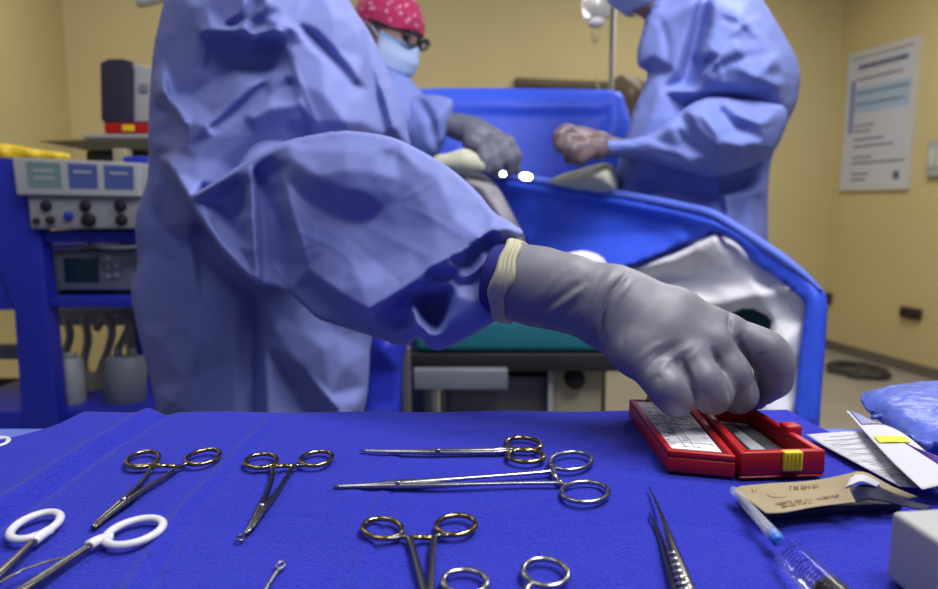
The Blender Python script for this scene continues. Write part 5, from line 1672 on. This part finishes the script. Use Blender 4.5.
tag(cloth('cream_sheet_edge', fo, [L((466, 180, 185), (484, 188, 183.5), (500, 212, 182), (514, 244, 181.5))], M['dull_cloth'], None, step=3, back=.05, rback=8, rnd=.02, rpx=10), 'pale folded sheet edge running down beside the blue sleeve towards the glove rim', 'sheet')
lo_ = [(548, 262, 140), (566, 253, 140), (585, 250, 140), (602, 256, 140), (610, 268, 140), (606, 284, 140), (560, 284, 140)]
tag(cloth('gauze_swab', lo_, [(575, 258, 137.5), (594, 260, 137.5), (590, 275, 137)], M['white_cloth'], None, step=3, back=.05, rback=8, rnd=.01, rpx=6), 'small white cloth bulging up just behind the wrist of the grey glove', 'cloth')
# two retractor ends catching the lamp
def glint(x, y, c, r, label, el=1.4):
    p = Pc(x, y, c)
    v = CAM - p
    v /= np.linalg.norm(v)
    l = np.array(LAMP) - p
    l /= np.linalg.norm(l)
    n = v + l
    n /= np.linalg.norm(n)
    u = np.cross(n, [1.0, 0, 0])
    u /= np.linalg.norm(u)
    x_ = np.cross(u, n)
    mb = MB()
    A = np.linspace(0, 2 * math.pi, 20, endpoint=False)
    ringf = [p + r * (el * math.cos(a) * x_ + math.sin(a) * u) for a in A]
    mb.prism([q - n * .004 for q in ringf], ringf)
    o = mb.build('retractor', M['chrome'])
    tag(o, label, 'retractor')
glint(503, 174, 180, .0075, 'small bright steel retractor end left of the pair on the drape rim', 1.0)
glint(526, 176.5, 182, .0105, 'larger bright steel retractor end right of the pair on the drape rim', 1.6)

# ================================================================== DRIP STAND
dz = 225
iv = empty('drip_stand', (Pc(612, 100, dz)[0], Pc(612, 100, dz)[1], 0), 'slim steel drip stand rising behind the blue drape screen', 'stand')
px_ = Pc(612, 60, 245)
mb = MB()
mb.tube([(px_[0], px_[1], .05), (px_[0], px_[1], 1.95)], .010, 12, upv=(0, 1, 0))
mb.build('pole', M['dull_metal'], iv, smooth=True)
mb = MB()
mb.tube(spline([(px_[0] - .11, px_[1], 1.93), (px_[0] - .10, px_[1], 1.90), (px_[0] - .05, px_[1], 1.925), (px_[0], px_[1], 1.94), (px_[0] + .05, px_[1], 1.925), (px_[0] + .10, px_[1], 1.90), (px_[0] + .11, px_[1], 1.93)], 5), .005, 8)
mb.build('hook_bar', M['steel'], iv, smooth=True)
mb = MB()
for k in range(5):
    a = 2 * math.pi * k / 5
    mb.tube([(px_[0], px_[1], .06), (px_[0] + .25 * math.cos(a), px_[1] + .25 * math.sin(a), .03)], .012, 8)
mb.build('base', M['dull_metal'], iv, smooth=True)
bz = Pc(596, 0, 243)
bag = empty('drip_bottle', bz, 'clear drip bottle hanging upside down from the stand, its end shining', 'bottle')
mb = MB()
top, bot = Pc(596, -70, 243), Pc(596, 22, 243)
mb.tube([top, top * .97 + bot * .03, top * .15 + bot * .85, top * .05 + bot * .95, bot], [.02, .05, .052, .048, .02], 24, upv=(0, 1, 0))
mb.build('bottle_body', M['saline'], bag, smooth=True)
mb = MB()
mb.tube([Pc(596, 20, 243), Pc(596, 24, 243), Pc(596, 27, 243)], [.03, .03, .018], 18, upv=(0, 1, 0))
mb.build('stopper', M['white_plastic'], bag, smooth=True)
mb = MB()
mb.tube([Pc(596, 27, 243), Pc(596, 30, 243), Pc(595, 40, 243), Pc(595, 43, 243)], [.008, .014, .014, .006], 14, upv=(0, 1, 0))
mb.build('drip_chamber', M['clear'], bag, smooth=True)
mb = MB()
mb.tube(spline([Pc(595, 43, 243), Pc(596, 70, 243), Pc(602, 100, 242), Pc(620, 140, 240), Pc(640, 180, 236)], 6), .0035, 8)
mb.build('drip_tube', M['clear'], bag, smooth=True)
# brown bag-like thing behind the screen's right end
o = sdf_mesh('anaesthesia_hose', [(blk([(622, 84, 262, 35), (630, 96, 262, 50), (628, 112, 262, 40)]), .02), (blk([(610, 92, 262, 22), (640, 86, 262, 24), (655, 92, 262, 22)]), .02)], .008, M['rail'], None, kin=.03)
tag(o, 'dark brown bundled equipment behind the right end of the blue drape screen', 'equipment')
bpy.data.objects.remove(bpy.data.objects['anaesthesia_hose']) if False else None

# ================================================================== EQUIPMENT CART AND DEVICES, LEFT
cz = 175
ct = empty('equipment_cart', (Pc(60, 300, cz)[0], Pc(60, 300, cz)[1] + .25, 0), 'blue equipment cart with shelves and devices at the left', 'cart')
def quadplate(name, px, c, depth, m, parent, bevel=.003):
    f = [Pc(x, y, c) for x, y in px]
    mb = MB()
    mb.prism(f, [p + np.array([0, depth, 0]) for p in f])
    return mb.build(name, m, parent, bevel=bevel)
quadplate('front_post', [(-8, 158), (24, 158), (40, 236), (58, 424), (60, 560), (24, 560), (22, 424), (14, 310), (-8, 250)], cz - 2, .05, M['cart'], ct)
quadplate('side_panel', [(-60, 158), (-8, 158), (-8, 250), (14, 310), (-60, 312)], cz - 1, .04, M['cart'], ct)
quadplate('side_panel', [(-60, 408), (24, 412), (24, 560), (-60, 560)], cz - 1, .04, M['cart'], ct)
pbox('shelf', 36, 231, 158, 243, cz - 1, .40, M['cart'], ct)
pbox('shelf', 48, 298, 160, 308, cz - 1, .40, M['cart'], ct)
pbox('shelf', -60, 410, 165, 424, cz + 1, .42, M['cart'], ct)
pbox('rear_panel', 24, 243, 165, 300, cz + 38, .015, M['cart'], ct)
pbox('rear_post', 136, 158, 160, 560, cz + 30, .05, M['cart'], ct)
pbox('grey_rail', -60, 345, 20, 360, cz + 25, .03, M['device_dark'], ct)
pbox('cross_panel', 52, 308, 165, 326, cz + 40, .015, M['device_dark'], ct)
pbox('cross_panel', -60, 378, 165, 425, cz + 45, .015, M['black'], ct)
for x in (38, 150):
    for dy in (.05, .35):
        p = Pc(x, 560, cz)
        mb = MB()
        mb.tube([(p[0] - .012, p[1] + dy, .05), (p[0] + .012, p[1] + dy, .05)], .05, 20)
        mb.build('caster', M['rubber'], ct, smooth=True)
a = Pc(50, 560, cz)
mb = MB()
mb.box((Pc(90, 560, cz)[0], a[1] + .2, (a[2] + .10) / 2 + .05), (.42, .40, max(.05, a[2] - .10)))
mb.build('base', M['cart'], ct, bevel=.01)

# electrosurgical generator with three displays
es = empty('electrosurgical_unit', Pc(80, 228, cz - 8), 'pale grey generator with three lit displays on the top of the blue cart', 'device')
f = [Pc(11, 157, cz - 3), Pc(141, 163, cz - 3), Pc(141, 197, cz - 7), Pc(16, 195, cz - 7)]
mb = MB()
mb.prism(f, [p + np.array([0, .30, 0]) for p in f])
mb.build('display_head', M['device'], es, bevel=.006)
pbox('connector_body', 29, 195, 143, 229, cz - 5, .30, M['device'], es, .005)
def on_face(f, u, v):
    return (f[0] * (1 - u) + f[1] * u) * (1 - v) + (f[3] * (1 - u) + f[2] * u) * v
for (x0, x1, m) in ((.11, .375, 'screen_a'), (.435, .66, 'screen_b'), (.715, .945, 'screen_b')):
    q = [on_face(f, u, v) for u, v in ((x0, .12), (x1, .12), (x1, .80), (x0, .80))]
    n = np.cross(q[1] - q[0], q[3] - q[0])
    n /= np.linalg.norm(n)
    if n[1] > 0:
        n = -n
    mb = MB()
    mb.prism([p + n * .002 for p in q], [p - n * .01 for p in q])
    s_ = mb.build('screen', M[m], es)
    mb = MB()
    for r in range(2 if m == 'screen_a' else 1):
        y = .3 + .3 * r
        mb.prism([on_face(q, u, v) + n * .0035 for u, v in ((.2, y), (.8, y), (.8, y + .08), (.2, y + .08))], [on_face(q, u, v) + n * .002 for u, v in ((.2, y), (.8, y), (.8, y + .08), (.2, y + .08))])
    mb.build('readout', M['device'], s_)
for (x, y, r) in ((47, 206, 5.5), (37, 221, 3.2), (51, 220, 4.2), (69, 216, 4.4), (86, 206, 5.6), (89, 220, 7.2), (121, 206, 6), (122, 220, 5.8)):
    p = Pc(x, y, cz - 5.1)
    mb = MB()
    rr_ = r * (cz - 5) / 100 / F
    mb.tube([p, p + np.array([0, -.008, 0]), p + np.array([0, -.012, 0])], [rr_, rr_ * .95, rr_ * .6], 16)
    mb.build('connector', M['cart'] if x == 69 else M['black'], es, smooth=True)
# second device
d2 = empty('infusion_monitor', Pc(97, 296, cz + 4), 'dim grey device with a dark screen on the middle shelf of the blue cart', 'device')
pbox('device_body', 54, 250, 132, 291, cz + 4, .24, M['device_dark'], d2, .006)
pbox('screen', 64, 258, 98, 282, cz + 3.6, .01, M['screen_off'], d2, .001)
for k, (x, y) in enumerate(((108, 258), (116, 256), (108, 267), (116, 266), (108, 276), (116, 275))):
    pbox('button', x - 2.4, y - 2.4, x + 2.4, y + 2.4, cz + 3.5, .01, M['device'], d2, .001)
pbox('foot', 58, 291, 70, 297.5, cz + 6, .18, M['rubber'], d2, .002)
pbox('foot', 116, 291, 128, 297.5, cz + 6, .18, M['rubber'], d2, .002)
mb = MB()
mb.tube(spline([Pc(88, 244, cz + 8), Pc(100, 247, cz - 1), Pc(120, 248, cz - 2), Pc(145, 246, cz)], 6), .006, 8)
tag(mb.build('cable', M['device_dark'], smooth=True), 'grey cable drooping above the dim grey device on the blue cart', 'cable')
# bottom shelf: white jug, grey canister, beige hoses
jg = empty('suction_jug', Pc(70, 412, cz + 6), 'white plastic container on the bottom shelf of the blue cart', 'container')
mb = MB()
t_, b_ = Pc(69, 358, cz + 8), Pc(73, 409, cz + 8)
mb.tube([t_, t_ * .97 + b_ * .03, b_ * .97 + t_ * .03, b_], [.030, .034, .034, .030], 24, upv=(0, 1, 0))
mb.build('container_body', M['device'], jg, smooth=True)
mb = MB()
mb.tube([Pc(69, 353, cz + 8), Pc(69, 357, cz + 8)], [.02, .02], 16, upv=(0, 1, 0))
mb.build('cap', M['device'], jg, smooth=True)
cn = empty('suction_canister', Pc(126, 410, cz + 10), 'dim grey canister with two ports on the bottom shelf of the blue cart', 'canister')
mb = MB()
t_, b_ = Pc(126, 356, cz + 10), Pc(126, 405, cz + 10)
mb.tube([t_, t_ * .95 + b_ * .05, b_ * .95 + t_ * .05, b_], [.045, .052, .052, .046], 24, upv=(0, 1, 0))
mb.build('canister_body', M['device_dark'], cn, smooth=True)
for x in (118, 132):
    mb = MB()
    mb.tube([Pc(x, 348, cz + 10), Pc(x, 357, cz + 10)], [.010, .012], 12, upv=(0, 1, 0))
    mb.build('port', M['device_dark'], cn, smooth=True)
for k, pts in enumerate(([(66, 318), (70, 336), (64, 356), (60, 380), (60, 402)], [(84, 316), (88, 340), (84, 365), (92, 392), (88, 405)], [(96, 330), (104, 318), (112, 330), (108, 350), (100, 372), (98, 403)], [(112, 326), (120, 316), (128, 326), (124, 338), (118, 349)])):
    mb = MB()
    mb.tube(spline([Pc(x, y, cz + 18 + 1.5 * k) for x, y in pts], 6), .011, 10)
    tag(mb.build('suction_hose', M['beige'], smooth=True), ['beige hose hanging behind the white container on the cart', 'beige hose between the white container and the canister', 'looped beige hose left of the grey canister', 'short beige hose running into the grey canister'][k], 'hose', 'beige hoses on the bottom shelf of the blue cart')
# speaker-like monitor on a shelf, red tray, dark box, yellow bag
sz_ = 215
sh = empty('instrument_shelf', Pc(92, 150, sz_), 'olive grey flat shelf carrying the dark monitor behind the generator', 'shelf')
quadplate('shelf_plate', [(36, 141), (160, 137), (160, 149), (90, 151)], sz_, .35, M['shelf'], sh)
pbox('shelf_post', 128, 151, 140, 620, sz_ + 6, .05, M['beige'], sh)
a = Pc(134, 620, sz_)
mb = MB()
mb.box((a[0], a[1] + .35, .05), (.45, .45, .1))
mb.build('base', M['dull_metal'], sh, bevel=.01)
pbox_ = pbox('equipment_case', 86, 151, 132, 161, sz_ + 2, .2, M['black'])
tag(pbox_, 'black flat case hanging under the olive grey shelf', 'case')
rt = pbox('red_tray', 104, 123, 158, 133.5, sz_ + 2, .22, M['red'])
tag(rt, 'red tray with a yellow stripe under the dark monitor', 'tray')
bpy.data.objects['red_tray']
s_ = pbox('stripe', 122, 125, 134, 131, sz_ + 1.8, .004, M['yellow'], rt, .001)
sf = pbox('folder', 82, 134, 160, 138.5, sz_ + 1.5, .25, M['device'])
tag(sf, 'pale flat folder on the olive grey shelf under the red tray', 'folder')
mo = empty('monitor', Pc(120, 122, sz_), 'dark fronted monitor on the shelf at the left, beside the gown', 'monitor')
f = [(100, 63), (108, 59), (122, 58.5), (131, 61), (133, 70), (133, 120), (130, 122.5), (103, 122.5), (101, 118)]
quadplate('screen_face', f, sz_ + 2, .02, M['monitor_face'], mo, .003)
quadplate('housing', [(131, 64), (160, 68), (160, 122), (131, 122)], sz_ + 3, .2, M['device'], mo, .005)
quadplate('housing_back', [(103, 63), (131, 63), (131, 122), (103, 122)], sz_ + 4.2, .18, M['device_dark'], mo, .005)
pbox('control', 140, 84, 147, 92, sz_ + 2, .01, M['device_dark'], mo, .001)
yb = cloth('yellow_bag', [(-20, 142, 205), (10, 144, 204), (40, 150, 203), (68, 153, 203), (72, 158, 203), (66, 163, 203), (30, 161, 203), (-20, 160, 204)], [(0, 150, 201), (30, 154, 200.5), (55, 157, 201)], M['yellow'], None, step=4, back=.2, rback=10, rnd=.01, rpx=4)
tag(yb, 'yellow plastic bag lying behind the pale generator at the left', 'bag')
# white lamp arm, upper left behind the gown
mb = MB()
mb.tube(spline([Pc(138, 2, 250), Pc(150, 0, 250), Pc(170, -8, 250), (Pc(175, -30, 250))], 5), [.02] * 16, 14)
tag(mb.build('lamp_arm', M['device'], smooth=True), 'white arm just showing at the top edge left of the front gown', 'arm')
